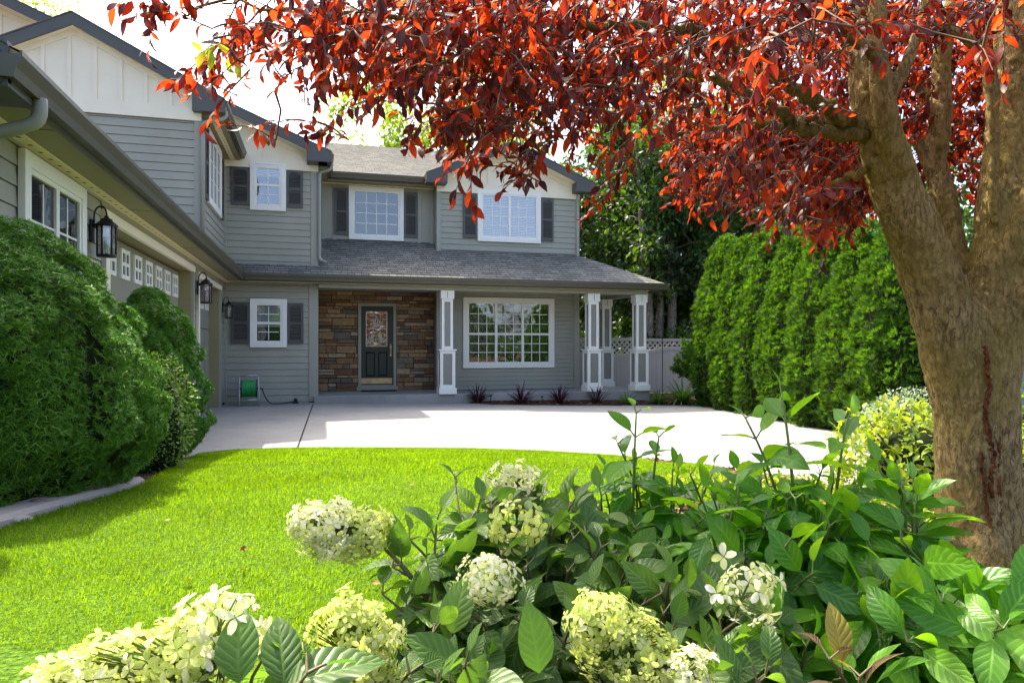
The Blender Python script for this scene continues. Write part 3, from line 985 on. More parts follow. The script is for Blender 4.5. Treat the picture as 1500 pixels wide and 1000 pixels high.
# ---- windows
def shutter(F, u0, u1, za, zc):
    b = hmb()
    st = 0.055
    b.lbox(F, u0, u0 + st, 0.002, 0.045, za, zc); b.lbox(F, u1 - st, u1, 0.002, 0.045, za, zc)
    zm = za + (zc - za) * 0.5
    b.lbox(F, u0 + st, u1 - st, 0.002, 0.044, za, za + 0.085)
    b.lbox(F, u0 + st, u1 - st, 0.002, 0.044, zm - 0.03, zm + 0.03)
    # arched top rail
    n = 8; w = u1 - u0 - 2 * st
    top = [F.at(u0 + st, 0.044, zc), F.at(u1 - st, 0.044, zc)]
    arc = [F.at(u1 - st - w * k / n, 0.044, zc - 0.10 + 0.055 * math.sin(math.pi * k / n)) for k in range(n + 1)]
    b.prism(top + arc, -F.N * 0.042)
    b.lbox(F, u0 + st, u1 - st, 0.002, 0.012, za + 0.08, zc - 0.03)
    z = za + 0.10
    while z < zc - 0.10:
        if not (zm - 0.055 < z < zm + 0.025):
            P = lambda u, nn, zz: F.at(u, nn, zz)
            b.hexa([P(u0 + st, .036, z), P(u1 - st, .036, z), P(u1 - st, .014, z + .016), P(u0 + st, .014, z + .016),
                    P(u0 + st, .036, z + .008), P(u1 - st, .036, z + .008), P(u1 - st, .014, z + .024), P(u0 + st, .014, z + .024)])
        z += 0.034
    return hb(b, 'shutter', M['shutter'])
def window(F, u0, u1, za, zc, cols=1, rows=1, gx=3, gz=3, glass='pane', trim=0.11, mat='white', blinds=None, top_trim=True, split=None, bottom_gz=None):
    b = hmb()
    tt = trim if top_trim else 0.05
    b.lbox(F, u0, u0 + trim, 0.0, 0.05, za, zc); b.lbox(F, u1 - trim, u1, 0.0, 0.05, za, zc)
    b.lbox(F, u0 + trim, u1 - trim, 0.0, 0.05, za, za + trim); b.lbox(F, u0 + trim, u1 - trim, 0.0, 0.05, zc - tt, zc)
    o = hb(b, 'window', M[mat], bevel=0.004)
    a0, a1, c0, c1 = u0 + trim, u1 - trim, za + trim, zc - tt
    b = hmb(); st = 0.04
    b.lbox(F, a0, a0 + st, 0.001, 0.036, c0, c1); b.lbox(F, a1 - st, a1, 0.001, 0.036, c0, c1)
    b.lbox(F, a0 + st, a1 - st, 0.001, 0.036, c0, c0 + st); b.lbox(F, a0 + st, a1 - st, 0.001, 0.036, c1 - st, c1)
    i0, i1, j0, j1 = a0 + st, a1 - st, c0 + st, c1 - st
    cw = (i1 - i0) / cols
    for k in range(1, cols):
        b.lbox(F, i0 + k * cw - 0.035, i0 + k * cw + 0.035, 0.001, 0.038, j0, j1)
    zs = [j0] + ([j0 + (j1 - j0) * (split or 0.5)] if rows == 2 else []) + [j1]
    if rows == 2:
        for k in range(cols):
            b.lbox(F, i0 + k * cw + (0.035 if k else 0), i0 + (k + 1) * cw - (0.035 if k < cols - 1 else 0), 0.001, 0.037, zs[1] - 0.028, zs[1] + 0.028)
    hb(b, 'sash', M['white'], o, bevel=0.002)
    b = hmb(); b.lbox(F, i0, i1, 0.013, 0.016, j0, j1); hb(b, 'pane', M[glass], o)
    b = hmb()
    for k in range(cols):
        for r_ in range(rows):
            x0, x1 = i0 + k * cw + 0.03, i0 + (k + 1) * cw - 0.03
            y0, y1 = zs[r_] + 0.02, zs[r_ + 1] - 0.02
            g2 = bottom_gz if (bottom_gz and r_ == 0) else gz
            for q in range(1, gx):
                x = x0 + (x1 - x0) * q / gx
                b.lbox(F, x - 0.009, x + 0.009, 0.0165, 0.023, y0, y1)
            for q in range(1, g2):
                z = y0 + (y1 - y0) * q / g2
                b.lbox(F, x0, x1, 0.0165, 0.0222, z - 0.009, z + 0.009)
    if b.v: hb(b, 'grille', M['white'], o)
    if blinds:
        b = hmb()
        z = j1 - 0.03
        zmin = j0 + (j1 - j0) * (1 - blinds)
        while z > zmin:
            P = lambda u, nn, zz: F.at(u, nn, zz)
            b.hexa([P(i0, .010, z), P(i1, .010, z), P(i1, .003, z + .028), P(i0, .003, z + .028),
                    P(i0, .011, z + .003), P(i1, .011, z + .003), P(i1, .004, z + .031), P(i0, .004, z + .031)])
            z -= 0.042
        hb(b, 'blind', M['blind'], o)
        b = hmb(); b.lbox(F, i0, i1, 0.0145 - 0.0135, 0.002, j0, j1); hb(b, 'backing', M['dark'], o)
    return o
FA, FC, FM, FR, FP = FX(-2.085), FY(16.835), FY(18.598), FY(18.085), FY(17.985)
window(FA, 5.72, 7.08, 1.10, 2.70, cols=2, gx=2, gz=4, glass='pane', mat='white')
window(FX(-2.085), 14.28, 15.98, 4.03, 5.46, cols=3, gx=2, gz=3)
shutter(FA, 13.86, 14.24, 4.05, 5.40); shutter(FA, 16.02, 16.38, 4.05, 5.40)
window(FC, -1.55, -0.77, 4.40, 5.50, rows=2, gx=2, gz=2, top_trim=False, glass='pane_clear', blinds=0.3)
shutter(FC, -1.95, -1.56, 4.50, 5.35); shutter(FC, -0.76, -0.40, 4.50, 5.35)
window(FC, -1.55, -0.75, 1.28, 2.39, rows=2, gx=2, gz=2, glass='pane_clear', blinds=0.62)
shutter(FC, -1.95, -1.56, 1.37, 2.30); shutter(FC, -0.74, -0.39, 1.37, 2.30)
window(FM, 0.70, 2.12, 4.09, 5.49, gx=4, gz=4, glass='pane')
shutter(FM, 0.32, 0.69, 4.20, 5.40); shutter(FM, 2.13, 2.48, 4.20, 5.40)
window(FR, 4.01, 5.77, 4.10, 5.48, cols=2, gx=3, gz=4, glass='pane_clear', blinds=1.0, top_trim=True)
shutter(FR, 3.62, 4.00, 4.18, 5.33); shutter(FR, 5.78, 6.13, 4.18, 5.33)
window(FP, 3.60, 6.12, 0.735, 2.60, cols=3, rows=2, gx=3, gz=3, glass='pane_wavy', trim=0.12, split=0.48)

# ---- garage doors: recess, trim, panels, little windows
def garage_door(y0, y1, zt, nw):
    xr_ = -2.30
    b = hmb()       # door leaf made of sections
    H = zt - 0.01
    secs = [0.02, 0.56, 1.10, 1.66, H]
    for a, c in zip(secs[:-1], secs[1:]):
        b.box(xr_ - 0.05, xr_, y0, y1, a + 0.006, c - 0.006)
    o = hb(b, 'garage_door', M['garage'], bevel=0.006)
    pw = (y1 - y0) / nw
    for k in range(nw):
        c = y0 + pw * (k + 0.5)
        b = hmb(); gl = hmb()
        for a, e in ((secs[0], secs[1]), (secs[1], secs[2]), (secs[2], secs[3])):
            pn = hmb(); pn.box(xr_, xr_ + 0.012, c - pw * 0.40, c + pw * 0.40, a + 0.09, e - 0.09)
            hb(pn, 'panel', M['garage'], o, bevel=0.006)
        z0_, z1_ = H - 0.44, H - 0.08
        w = 0.19
        F = FX(xr_)
        for a, e in ((c - w, c - w + .05), (c - .022, c + .022), (c + w - .05, c + w)):
            b.lbox(F, a, e, 0.0, 0.022, z0_, z1_)
        zm = (z0_ + z1_) / 2
        for (a, e) in ((c - w + .05, c - .022), (c + .022, c + w - .05)):
            for za, zb_ in ((z0_, z0_ + .05), (zm - .02, zm + .02), (z1_ - .05, z1_)):
                b.lbox(F, a, e, 0.0, 0.021, za, zb_)
        gl.lbox(F, c - w + .02, c + w - .02, 0.002, 0.006, z0_ + .02, z1_ - .02)
        hb(b, 'window', M['white'], o); hb(gl, 'pane', M['pane'], o)
    b = hmb()       # jambs and head of the recess
    b.box(-2.45, -2.101, y0 - 0.05, y0, 0, zt + 0.02)
    b.box(-2.45, -2.101, y1, y1 + 0.05, 0, zt + 0.02)
    b.box(-2.45, -2.101, y0 - 0.05, y1 + 0.05, zt + 0.02, zt + 0.06)
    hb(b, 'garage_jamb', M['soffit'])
    b = hmb()       # cream casing
    b.box(-2.10, -2.055, y0 - 0.14, y0, 0, zt + 0.0)
    b.box(-2.10, -2.05, y0 - 0.16, y1 + 0.12, zt + 0.0, zt + 0.10)
    hb(b, 'garage_casing', M['cream'])
    b = hmb(); b.box(-2.10, -2.06, y1, y1 + 0.10, 0, zt); hb(b, 'garage_casing', M['siding_trim'])
garage_door(7.88, 12.70, 2.55, 8)
garage_door(13.32, 16.00, 2.50, 4)

# ---- front door
DX0, DX1, DZ0, DZ1 = 1.015, 1.845, 0.30, 2.36
Fd = FY(18.60)
b = hmb()
b.lbox(Fd, 0.935, DX0, -0.02, 0.055, 0.156, 2.44); b.lbox(Fd, DX1, 1.925, -0.02, 0.055, 0.156, 2.44)
b.lbox(Fd, DX0, DX1, -0.02, 0.055, DZ1, 2.44)
b.lbox(Fd, 0.90, 1.96, -0.02, 0.075, 0.1565, 0.26)
b.lbox(Fd, DX0, DX1, -0.02, 0.05, 0.26, DZ0)
hb(b, 'door_frame', M['siding_trim'], bevel=0.005)
b = hmb()
b.lbox(Fd, DX0, DX1, -0.04, 0.0, DZ0, DZ1)
b.lbox(Fd, DX0, DX0 + .12, 0.0, 0.018, DZ0, DZ1); b.lbox(Fd, DX1 - .155, DX1, 0.0, 0.018, DZ0, DZ1)
for za, zc in ((DZ0, DZ0 + .22), (1.16, 1.30), (2.22, DZ1)):
    b.lbox(Fd, DX0 + .12, DX1 - .155, 0.0, 0.0175, za, zc)
b.lbox(Fd, 1.37, 1.455, 0.0, 0.0172, DZ0 + .22, 1.16)
for xa, xc in ((1.14, 1.365), (1.46, 1.685)):
    b.lbox(Fd, xa + .02, xc - .02, 0.0, 0.014, DZ0 + .26, 1.12)
front = hb(b, 'front_door', M['door'], bevel=0.006)
b = hmb(); b.lbox(Fd, DX0 + .115, DX1 - .15, 0.006, 0.0165, 1.29, 2.235); hb(b, 'glass', M['leaded'], front)
b = hmb()
g0, g1, gz0, gz1 = DX0 + .13, DX1 - .165, 1.31, 2.215
def came(p, q, w=0.007):
    p = np.array(p); q = np.array(q); t = norm(q - p); n = np.array((-t[1], t[0])) * w
    b.prism([Fd.at(x, 0.02, z) for x, z in (p - n, q - n, q + n, p + n)], -Fd.N * 0.004)
gw, gh = g1 - g0, gz1 - gz0
for t in (0.0, 1.0, 0.33, 0.67): came((g0 + gw * t, gz0), (g0 + gw * t, gz1), 0.007 if t in (0., 1.) else 0.004)
for t in (0.0, 0.22, 0.5, 0.78, 1.0): came((g0, gz0 + gh * t), (g1, gz0 + gh * t), 0.004)
gc = (g0 + g1) / 2
def diamond(cx, cz, rx, rz, w=0.008):
    q = [(cx, cz + rz), (cx + rx, cz), (cx, cz - rz), (cx - rx, cz)]
    for i in range(4): came(q[i], q[(i + 1) % 4], w)
diamond(gc, gz0 + gh * .75, .05, .085); diamond(gc, gz0 + gh * .70, .085, .085, .006); diamond(gc, gz0 + gh * .62, .06, .06, .008)
diamond(gc - .10, gz0 + gh * .30, .035, .05, .009); diamond(gc + .10, gz0 + gh * .30, .035, .05, .009)
came((g0, gz1 - .04), (g1, gz1 - .04), .006); came((g0, gz1), (g0 + .06, gz1 - .04), .005); came((g1, gz1), (g1 - .06, gz1 - .04), .005)
rr = random.Random(3)
for k in range(16):
    x = g0 + gw * (k + .5) / 16; z = gz0 + rr.uniform(.03, .22)
    came((x - .02, z - .03), (x + .02, z + .03), .005); came((x - .02, z + .035), (x + .02, z - .02), .004)
hb(b, 'leading', M['white'], front)
b = hmb(); b.lbox(Fd, DX0 + .005, DX1 - .03, 0.018, 0.022, DZ0 + .03, DZ0 + .175); hb(b, 'kick_plate', M['brass'], front)
b = hmb()
b.lbox(Fd, 1.755, 1.800, 0.018, 0.03, 1.05, 1.33)
b.tube([Fd.at(1.777, .03, 1.27), Fd.at(1.777, .085, 1.25), Fd.at(1.777, .09, 1.16), Fd.at(1.777, .03, 1.10)], .012, 8)
b.lathe(Fd.at(1.777, .035, 1.36), [(.0, -.02), (.028, -.018), (.03, 0), (.028, .018), (0, .02)], 12)
hb(b, 'handle', M['brass'], front)

# ---- downspouts
def downspout(pts, name='downspout'):
    b = hmb(); pts = [np.array(p, float) for p in pts]
    b.tube(pts, 0.042, 8)
    return hb(b, name, M['downspout'])
def curve(pts, n=6):
    "smooth polyline through the points"
    P = [np.array(p, float) for p in pts]
    out = []
    for i in range(len(P) - 1):
        p0 = P[max(i - 1, 0)]; p1 = P[i]; p2 = P[i + 1]; p3 = P[min(i + 2, len(P) - 1)]
        for k in range(n):
            t = k / n
            out.append(0.5 * ((2 * p1) + (-p0 + p2) * t + (2 * p0 - 5 * p1 + 4 * p2 - p3) * t * t + (-p0 + 3 * p1 - 3 * p2 + p3) * t ** 3))
    out.append(P[-1])
    return out
downspout(curve([(-1.68, 13.58, 5.56), (-1.68, 13.58, 5.46), (-1.78, 13.58, 5.40), (-2.0, 13.57, 5.33), (-2.05, 13.57, 5.22), (-2.05, 13.57, 5.0)]) + [(-2.05, 13.57, 2.95)])
downspout(curve([(0.23, 16.72, 5.56), (0.23, 16.72, 5.46), (0.15, 16.73, 5.39), (0.0, 16.76, 5.34), (-0.03, 16.77, 5.24), (-0.03, 16.77, 5.0)]) +
          curve([(-0.03, 16.77, 3.5), (-0.03, 16.77, 3.36), (0.03, 16.72, 3.28), (0.12, 16.66, 3.25)]))
downspout(curve([(-1.655, 4.86, 2.79), (-1.655, 4.86, 2.70), (-1.69, 4.86, 2.64), (-1.82, 4.86, 2.585), (-2.02, 4.86, 2.53), (-2.055, 4.86, 2.42)]) + [(-2.055, 4.86, 0.5)])
downspout([(8.15, 18.9, 2.8), (8.15, 18.9, 0.1)])

# ================================================================== THINGS AT THE HOUSE
def lantern(P, h, label):
    "wall lantern; P is the point of the wall behind it, facing +X"
    s = h / 0.42
    t = empty('wall_lantern', P, 0, label, 'lantern', 'black lanterns on the house wall')
    k = lambda *a: [c * s for c in a]
    b = MB(); b.box(*k(0.0, 0.022, -0.045, 0.045, -0.16, 0.06)); b.box(*k(0.022, 0.05, -0.02, 0.02, -0.02, 0.02))
    b.build('back_plate', M['iron'], t, 0.006 * s)
    b = MB(); cx = 0.135
    arm = curve([(0.03, 0, 0.03), (0.03, 0, 0.12), (0.06, 0, 0.18), (0.11, 0, 0.185), (cx, 0, 0.13), (cx, 0, 0.075)])
    b.tube([tuple(c * s for c in p) for p in arm], 0.008 * s, 8)
    b.tube([k(0.03, 0, 0.015), k(cx, 0, 0.03)], 0.009 * s, 8)
    b.build('arm', M['iron'], t)
    b = MB(); r = 0.075
    b.lathe(k(cx, 0, 0), [(a * s, z * s) for a, z in ((0.0, 0.105), (0.018, 0.10), (0.022, 0.08), (0.05, 0.07), (0.055, 0.05), (0.085, 0.025), (0.10, 0.012), (0.10, 0.0), (0.0, 0.0))][::-1], 16)
    b.lathe(k(cx, 0, 0), [(a * s, z * s) for a, z in ((0.0, -0.30), (0.085, -0.298), (0.09, -0.275), (0.0, -0.27))], 16)
    for q in range(6):
        a = q * math.pi / 3 + 0.3
        x, y = cx + 0.080 * math.cos(a), 0.080 * math.sin(a)
        b.tube([k(x, y, -0.275), k(x, y, 0.004)], 0.008 * s, 6)
    b.build('cage', M['iron'], t)
    b = MB()
    pts = [(cx + 0.074 * math.cos(q * math.pi / 3 + .3), 0.074 * math.sin(q * math.pi / 3 + .3)) for q in range(6)]
    for q in range(6):
        (x0, y0), (x1, y1) = pts[q], pts[(q + 1) % 6]
        b.add([k(x0, y0, -.27), k(x1, y1, -.27), k(x1, y1, 0.0), k(x0, y0, 0.0)], [(0, 1, 2, 3)])
    b.build('glass', M['lantern_glass'], t)
    b = MB(); b.lathe(k(cx, 0, 0), [(a * s, z * s) for a, z in ((0.012, -0.27), (0.014, -0.20), (0.020, -0.18), (0.026, -0.14), (0.018, -0.10), (0.0, -0.09))], 12)
    b.build('bulb', M['blind'], t)
    return t
lantern((-2.085, 7.36, 2.42), 0.41, "large black wall lantern between the white window and the wide garage door")
lantern((-2.055, 12.98, 2.36), 0.46, "black wall lantern on the strip between the two garage doors")
lantern((-2.085, 16.42, 2.20), 0.40, "black wall lantern in the corner past the narrow garage door")

# ---- hose reel
ox, oy = -1.52, 16.25
t = empty('hose_reel', (ox, oy, 0.0), 0.1, "grey metal hose reel stand wound with green hose", "hose reel")
b = MB()
for x in (-0.20, 0.20):
    b.tube([(x, -0.22, 0.0), (x, -0.16, 0.28), (x * .96, -0.06, 0.62), (x * .96, 0.06, 0.66), (x * .96, 0.14, 0.62), (x, 0.20, 0.3), (x, 0.24, 0.0)], 0.017, 8)
    b.tube([(x, -0.16, 0.26), (x, 0.20, 0.26)], 0.012, 6)
b.tube([(-0.2, -0.19, 0.14), (0.2, -0.19, 0.14)], 0.014, 6); b.tube([(-0.19, 0.02, 0.66), (0.19, 0.02, 0.66)], 0.016, 8)
b.build('frame', M['alu'], t)
b = MB()
for x in (-0.155, 0.155):
    b.tube([(x - .008, 0, 0.38), (x + .008, 0, 0.38)], [0.20, 0.20], 24, smooth=False)
b.tube([(-0.2, 0, 0.38), (0.2, 0, 0.38)], 0.018, 10)
b.build('drum', M['iron'], t)
b = MB()
for j in range(9):
    x = -0.13 + j * 0.0325
    for r in (0.12, 0.17):
        b.tube([(x + 0.006 * math.sin(3 * a), r * math.cos(a), 0.38 + r * math.sin(a)) for a in np.linspace(0, 2 * math.pi, 28)], 0.0175, 6, cap=False)
b.build('hose', M['hose'], t)
b = MB(); b.tube(curve([(0.2, 0, 0.38), (0.27, -0.02, 0.36), (0.33, 0.02, 0.2), (0.45, 0.1, 0.04), (0.7, 0.2, 0.02), (0.95, 0.42, 0.03)]), 0.012, 6); b.build('leader_hose', M['iron'], t)
b = MB(); b.tube([(0.2, 0, 0.38), (0.24, 0, 0.38), (0.24, -0.10, 0.38), (0.29, -0.10, 0.38)], 0.010, 6); b.build('handle', M['iron'], t)

# ---- door mat, irrigation box by the wall
b = MB((1.45, 18.25, 0.155)); b.box(1.0, 1.9, 18.02, 18.46, 0.1555, 0.172)
tag(b.build('doormat', M['black'], loc=(1.45, 18.25, 0.155), bevel=0.004), "flat black doormat lying before the front door", "doormat")
b = MB((-0.55, 16.72, 0)); b.box(-0.62, -0.50, 16.64, 16.78, 0, 0.05); b.lathe((-0.56, 16.71, 0.05), [(0.04, 0), (0.04, 0.05), (0.015, 0.07), (0, 0.07)], 12)
tag(b.build('wall_faucet_box', M['iron'], loc=(-0.55, 16.72, 0)), "small black utility fitting at the foot of the wall left of the porch step", "fitting")

# ---- fence with lattice top
def fence_panel(x0, x1, y, zg, arch, label):
    t = empty('lattice_fence', ((x0 + x1) / 2, y, zg), 0, label, 'fence', 'lattice topped fence sections')
    o = np.array(((x0 + x1) / 2, y, zg)); top = 1.62
    zt = lambda x: zg + 1.18 + arch * math.sin(math.pi * (x - x0) / (x1 - x0))
    b = MB(o); n = 16; w = (x1 - x0 - 0.1) / n
    for k in range(n):
        a = x0 + 0.05 + k * w
        b.prism([(a + .003, y - .012, zg + .06), (a + w - .003, y - .012, zg + .06), (a + w - .003, y - .012, zt(a + w)), (a + .003, y - .012, zt(a))], (0, .024, 0))
    b.build('board_panel', M['vinyl'], t)
    b = MB(o)
    b.box(x0 + .05, x1 - .05, y - .025, y + .025, zg + top - .07, zg + top)
    b.box(x0 + .05, x1 - .05, y - .025, y + .025, zg + .02, zg + .14)
    for k in range(n):
        a = x0 + 0.05 + k * w
        b.prism([(a, y - .028, zt(a) - .05), (a + w, y - .028, zt(a + w) - .05), (a + w, y - .028, zt(a + w) + .05), (a, y - .028, zt(a) + .05)], (0, .056, 0))
    b.build('rail', M['vinyl'], t)
    b = MB(o); hgt = 0.62; step = 0.16; x = x0 - hgt
    while x < x1:
        for s in (1, -1):
            pts = []
            for k in range(9):
                zz = zg + top - .06 - hgt * k / 8
                xx = x + hgt * k / 8 if s == 1 else x + hgt - hgt * k / 8
                if x0 + .05 < xx < x1 - .05 and zz > zt(xx):
                    pts.append((xx, zz))
            if len(pts) > 1:
                (xa, za), (xb, zb_) = pts[0], pts[-1]
                d = norm(np.array((xb - xa, zb_ - za))); q = np.array((-d[1], d[0])) * 0.022
                yy = y - 0.006 * s
                b.prism([(xa - q[0], yy, za - q[1]), (xb - q[0], yy, zb_ - q[1]), (xb + q[0], yy, zb_ + q[1]), (xa + q[0], yy, za + q[1])], (0, 0.005, 0))
        x += step
    b.build('lattice', M['vinyl'], t)
    b = MB(o); xp = x1
    b.box(xp - .06, xp + .06, y - .06, y + .06, zg, zg + top + .07)
    b.prism([(xp - .075, y - .075, zg + top + .07), (xp + .075, y - .075, zg + top + .07), (xp + .075, y + .075, zg + top + .07), (xp - .075, y + .075, zg + top + .07)], (0, 0, .03))
    b.build('post', M['vinyl'], t)
    return t
fence_panel(6.95, 9.13, 18.75, -0.06, -0.10, "taupe lattice topped fence section behind the porch columns")
fence_panel(9.13, 11.4, 18.75, -0.08, 0.16, "taupe lattice topped fence section with arched boards beside the tall hedge")

# ---- shepherd hook pole and path lights
b = MB((8.45, 16.2, -0.1))
b.tube(curve([(8.45, 16.2, -0.15), (8.45, 16.2, 1.0), (8.45, 16.2, 1.95), (8.47, 16.2, 2.10), (8.56, 16.2, 2.14), (8.62, 16.2, 2.06), (8.60, 16.2, 2.0)]), 0.011, 6)
b.tube([(8.45, 16.2, 0.02), (8.58, 16.2, 0.02), (8.58, 16.2, -0.15)], 0.008, 6)
tag(b.build('shepherd_hook', M['iron'], loc=(8.45, 16.2, -0.1)), "thin black shepherd hook pole standing at the corner of the porch", "garden hook")
for (u, v, lab) in ((719, 590, "little black path light between the first two purple sword plants"), (794, 591, "little black path light between the second and third purple sword plants")):
    P = hit(u, v); b = MB(P)
    b.tube([P, P + np.array((0, 0, .16))], 0.009, 6); b.lathe(P + np.array((0, 0, .15)), [(0.012, 0), (0.035, 0.01), (0.03, 0.03), (0, 0.045)], 10)
    tag(b.build('path_light', M['iron'], loc=tuple(P)), lab, 'path light', 'path lights in the porch bed')

# ---- neighbour's house, far right
nb = empty('neighbour_house', (19.5, 15.0, 0), 0, "blue grey sided neighbouring house seen past the tree trunk", "house")
no = np.array((19.5, 15.0, 0))
b = MB(no); F = FY(12.0)
b.lap(F.at(0, 0, -0.2), F.U, (0, 0, 1), F.N, 3.4, lambda v: (14.95, 24), 0.15, 0.013)
F2 = Frame((14.8, 12.0, 0), (0, 1, 0), (-1, 0, 0)); b.lap(F2.at(0, 0, -0.2), F2.U, (0, 0, 1), F2.N, 3.4, lambda v: (0.1, 8), 0.15, 0.013)
b.box(14.82, 24, 12.01, 20, -0.3, 3.2)
b.build('wall', M['neighbour'], nb)
b = MB(no); b.box(14.78, 14.95, 11.96, 12.1, -0.2, 3.2); b.build('corner_board', M['white'], nb)
mb, dk = MB(no), MB(no)
roof_plane(mb, dk, (14.5, 11.5, 3.2), (1, 0, 0), (0, 1, .22), 4.5, lambda v: (v * .9, 10.4))
roof_plane(mb, dk, (14.5, 20.5, 3.2), (0, -1, 0), (1, 0, .22), 4.5, lambda v: (v * .9, 9 - v * .9))
ro = mb.build('roof', M['shingle'], nb); dk.build('roof_deck', M['white'], ro)
b = MB(no); b.box(14.4, 24.8, 11.4, 11.5, 3.02, 3.18); b.build('gutter', M['white'], nb)

# ---- kerb along the lawn
kp = [hit(u, v)[:2] for u, v in ((-160, 815), (-60, 793), (0, 776), (50, 761), (100, 746), (150, 732), (190, 720), (212, 710))]
kp = curve([(p[0], p[1], 0) for p in kp], 5)
kb = MB()
kw = 0.20
for i in range(len(kp) - 1):
    def sec(j):
        t_ = norm(kp[min(j + 1, len(kp) - 1)] - kp[max(j - 1, 0)]); n_ = np.array((-t_[1], t_[0], 0))
        a, c = kp[j] + n_ * 0.0, kp[j] + n_ * kw
        za = tz(kp[j][0], kp[j][1])
        return [(a[0], a[1], za - .1), (c[0], c[1], za - .1), (c[0], c[1], za + .045), ((a * .15 + c * .85)[0], (a * .15 + c * .85)[1], za + .06), ((a * .85 + c * .15)[0], (a * .85 + c * .15)[1], za + .055), (a[0], a[1], za + .035)]
    A, B = sec(i), sec(i + 1)
    kb.add(A + B, [(k, (k + 1) % 6, 6 + (k + 1) % 6, 6 + k) for k in range(6)])
    if i == len(kp) - 2: kb.add(B, [(0, 1, 2, 3, 4, 5)])
tag(kb.build('kerb', M['kerb']), kind='structure')
def rock(P, r, lab, mat='rock'):
    b = bmesh.new(); bmesh.ops.create_icosphere(b, subdivisions=3, radius=1.0)
    q = random.Random(lab)
    ph = [q.uniform(0, 6) for _ in range(6)]
    for v in b.verts:
        c = v.co; k = 1 + .14 * math.sin(2.6 * c.x + ph[0]) + .12 * math.sin(3.1 * c.y + ph[1]) + .1 * math.sin(4.3 * c.z + 2 * c.x + ph[2]) + .05 * math.sin(9 * c.x + 7 * c.y + ph[3])
        v.co = Vector((c.x * r[0] * k, c.y * r[1] * k, c.z * r[2] * k))
    me = bpy.data.meshes.new('rock'); b.to_mesh(me); b.free()
    for p in me.polygons: p.use_smooth = True
    o = link_mesh('rock', me, M[mat], None, (P[0], P[1], P[2] + r[2] * .35))
    tag(o, lab, 'rock', 'rocks under the round bushes')
for (u, v, r, lab) in ((98, 738, (.10, .07, .055), "brown rock half hidden under the big round bush beside the kerb"),
                       (50, 752, (.07, .06, .05), "smaller dark rock nearer the frame edge beside the kerb"),
                       (20, 768, (.06, .06, .035), "pale flat stone at the low end of the kerb")):
    rock(hit(u, v), r, lab, 'kerb' if 'pale' in lab else 'rock')

# ================================================================== VEGETATION
def rand_dirs(n):
    return norm(rng.normal(size=(n, 3)))
def tuft_template(n=12, spread=0.9, w=0.09, seed=0):
    "needles (thin blades) radiating about +Y"
    r = np.random.default_rng(seed); V, T, U = [], [], []
    for k in range(n):
        a = r.uniform(0, 2 * math.pi); sp = spread * math.sqrt(r.uniform(0.05, 1))
        d = norm(np.array((math.cos(a) * sp, 1.0 - 0.35 * sp, math.sin(a) * sp)))
        x = norm(np.cross(d, r.normal(size=3))) * w * 0.5
        L = r.uniform(0.7, 1.1); b0 = np.array((0, r.uniform(-0.2, 0.3), 0))
        i = len(V)
        V += [b0 - x, b0 + x, b0 + d * L]
        U += [(0, 0), (1, 0), (.5, 1)]; T.append((i, i + 1, i + 2))
    return np.array(V), np.array(T), np.array(U, float)
def spray_template(n=7, seed=0):
    "flat fan of scale leaves about +Y"
    r = np.random.default_rng(seed); V, T, U = [], [], []
    for k in range(n):
        a = (k - (n - 1) / 2) / n * 2.0 + r.uniform(-.12, .12)
        d = np.array((math.sin(a), math.cos(a), r.uniform(-.15, .15))); x = np.array((math.cos(a), -math.sin(a), 0.4)) * 0.075
        L = r.uniform(.65, 1.05); m = d * L * .55; i = len(V)
        V += [(0, 0, 0), m - x, d * L, m + x]; U += [(.5, 0), (0, .5), (.5, 1), (1, .5)]
        T += [(i, i + 1, i + 2), (i, i + 2, i + 3)]
    return np.array(V, float), np.array(T), np.array(U, float)
TUFTS = [tuft_template(15, 2.2, 0.16, s) for s in range(5)]
SPRAYS = [spray_template(7, s) for s in range(5)]
LEAF_SMALL = [leaf_template(0.5, 0.2, c, 0, 2, .45) for c in (0.2, 0.6, 1.0)]
LEAF_MID = [leaf_template(0.5, f, c, tw, 3, .42) for f, c, tw in ((0.3, 0.4, .1), (0.15, 0.9, -.2), (0.4, 0.7, .3), (.2, .2, 0))]

def lumpy(n, rx, ry, h, lumps, amp, sig, prof, seed):
    "points and normals on a lumpy mound; prof(t) is the relative radius at relative height t"
    r = np.random.default_rng(seed)
    t = r.uniform(0, 1, n * 3); a = r.uniform(0, 2 * math.pi, n * 3)
    rad = prof(t)
    keep = r.uniform(0, 1, n * 3) < np.clip(rad * 0.9 + 0.25, 0, 1)
    t, a = t[keep][:n], a[keep][:n]
    lt = r.uniform(0, 1, lumps); la = r.uniform(0, 2 * math.pi, lumps); lh = r.uniform(.4, 1.0, lumps)
    rr = (rx + ry) / 2
    D = np.zeros(len(t))
    for i in range(lumps):
        da = (a - la[i] + math.pi) % (2 * math.pi) - math.pi
        dist2 = (da * rr * prof(np.array([lt[i]]))[0]) ** 2 + ((t - lt[i]) * h) ** 2
        D = np.maximum(D, lh[i] * np.sqrt(np.clip(1 - dist2 / sig ** 2, 0, 1)))
    rad = prof(t) * (1 + 0) + (D - 0.5) * amp / rr
    P = np.stack([np.cos(a) * rx * rad, np.sin(a) * ry * rad, t * h], -1)
    e = 0.02
    sl = (prof(np.clip(t + e, 0, 1)) - prof(np.clip(t - e, 0, 1))) * rr / (2 * e * h)
    Nn = norm(np.stack([np.cos(a), np.sin(a), -sl], -1))
    return P, Nn, D
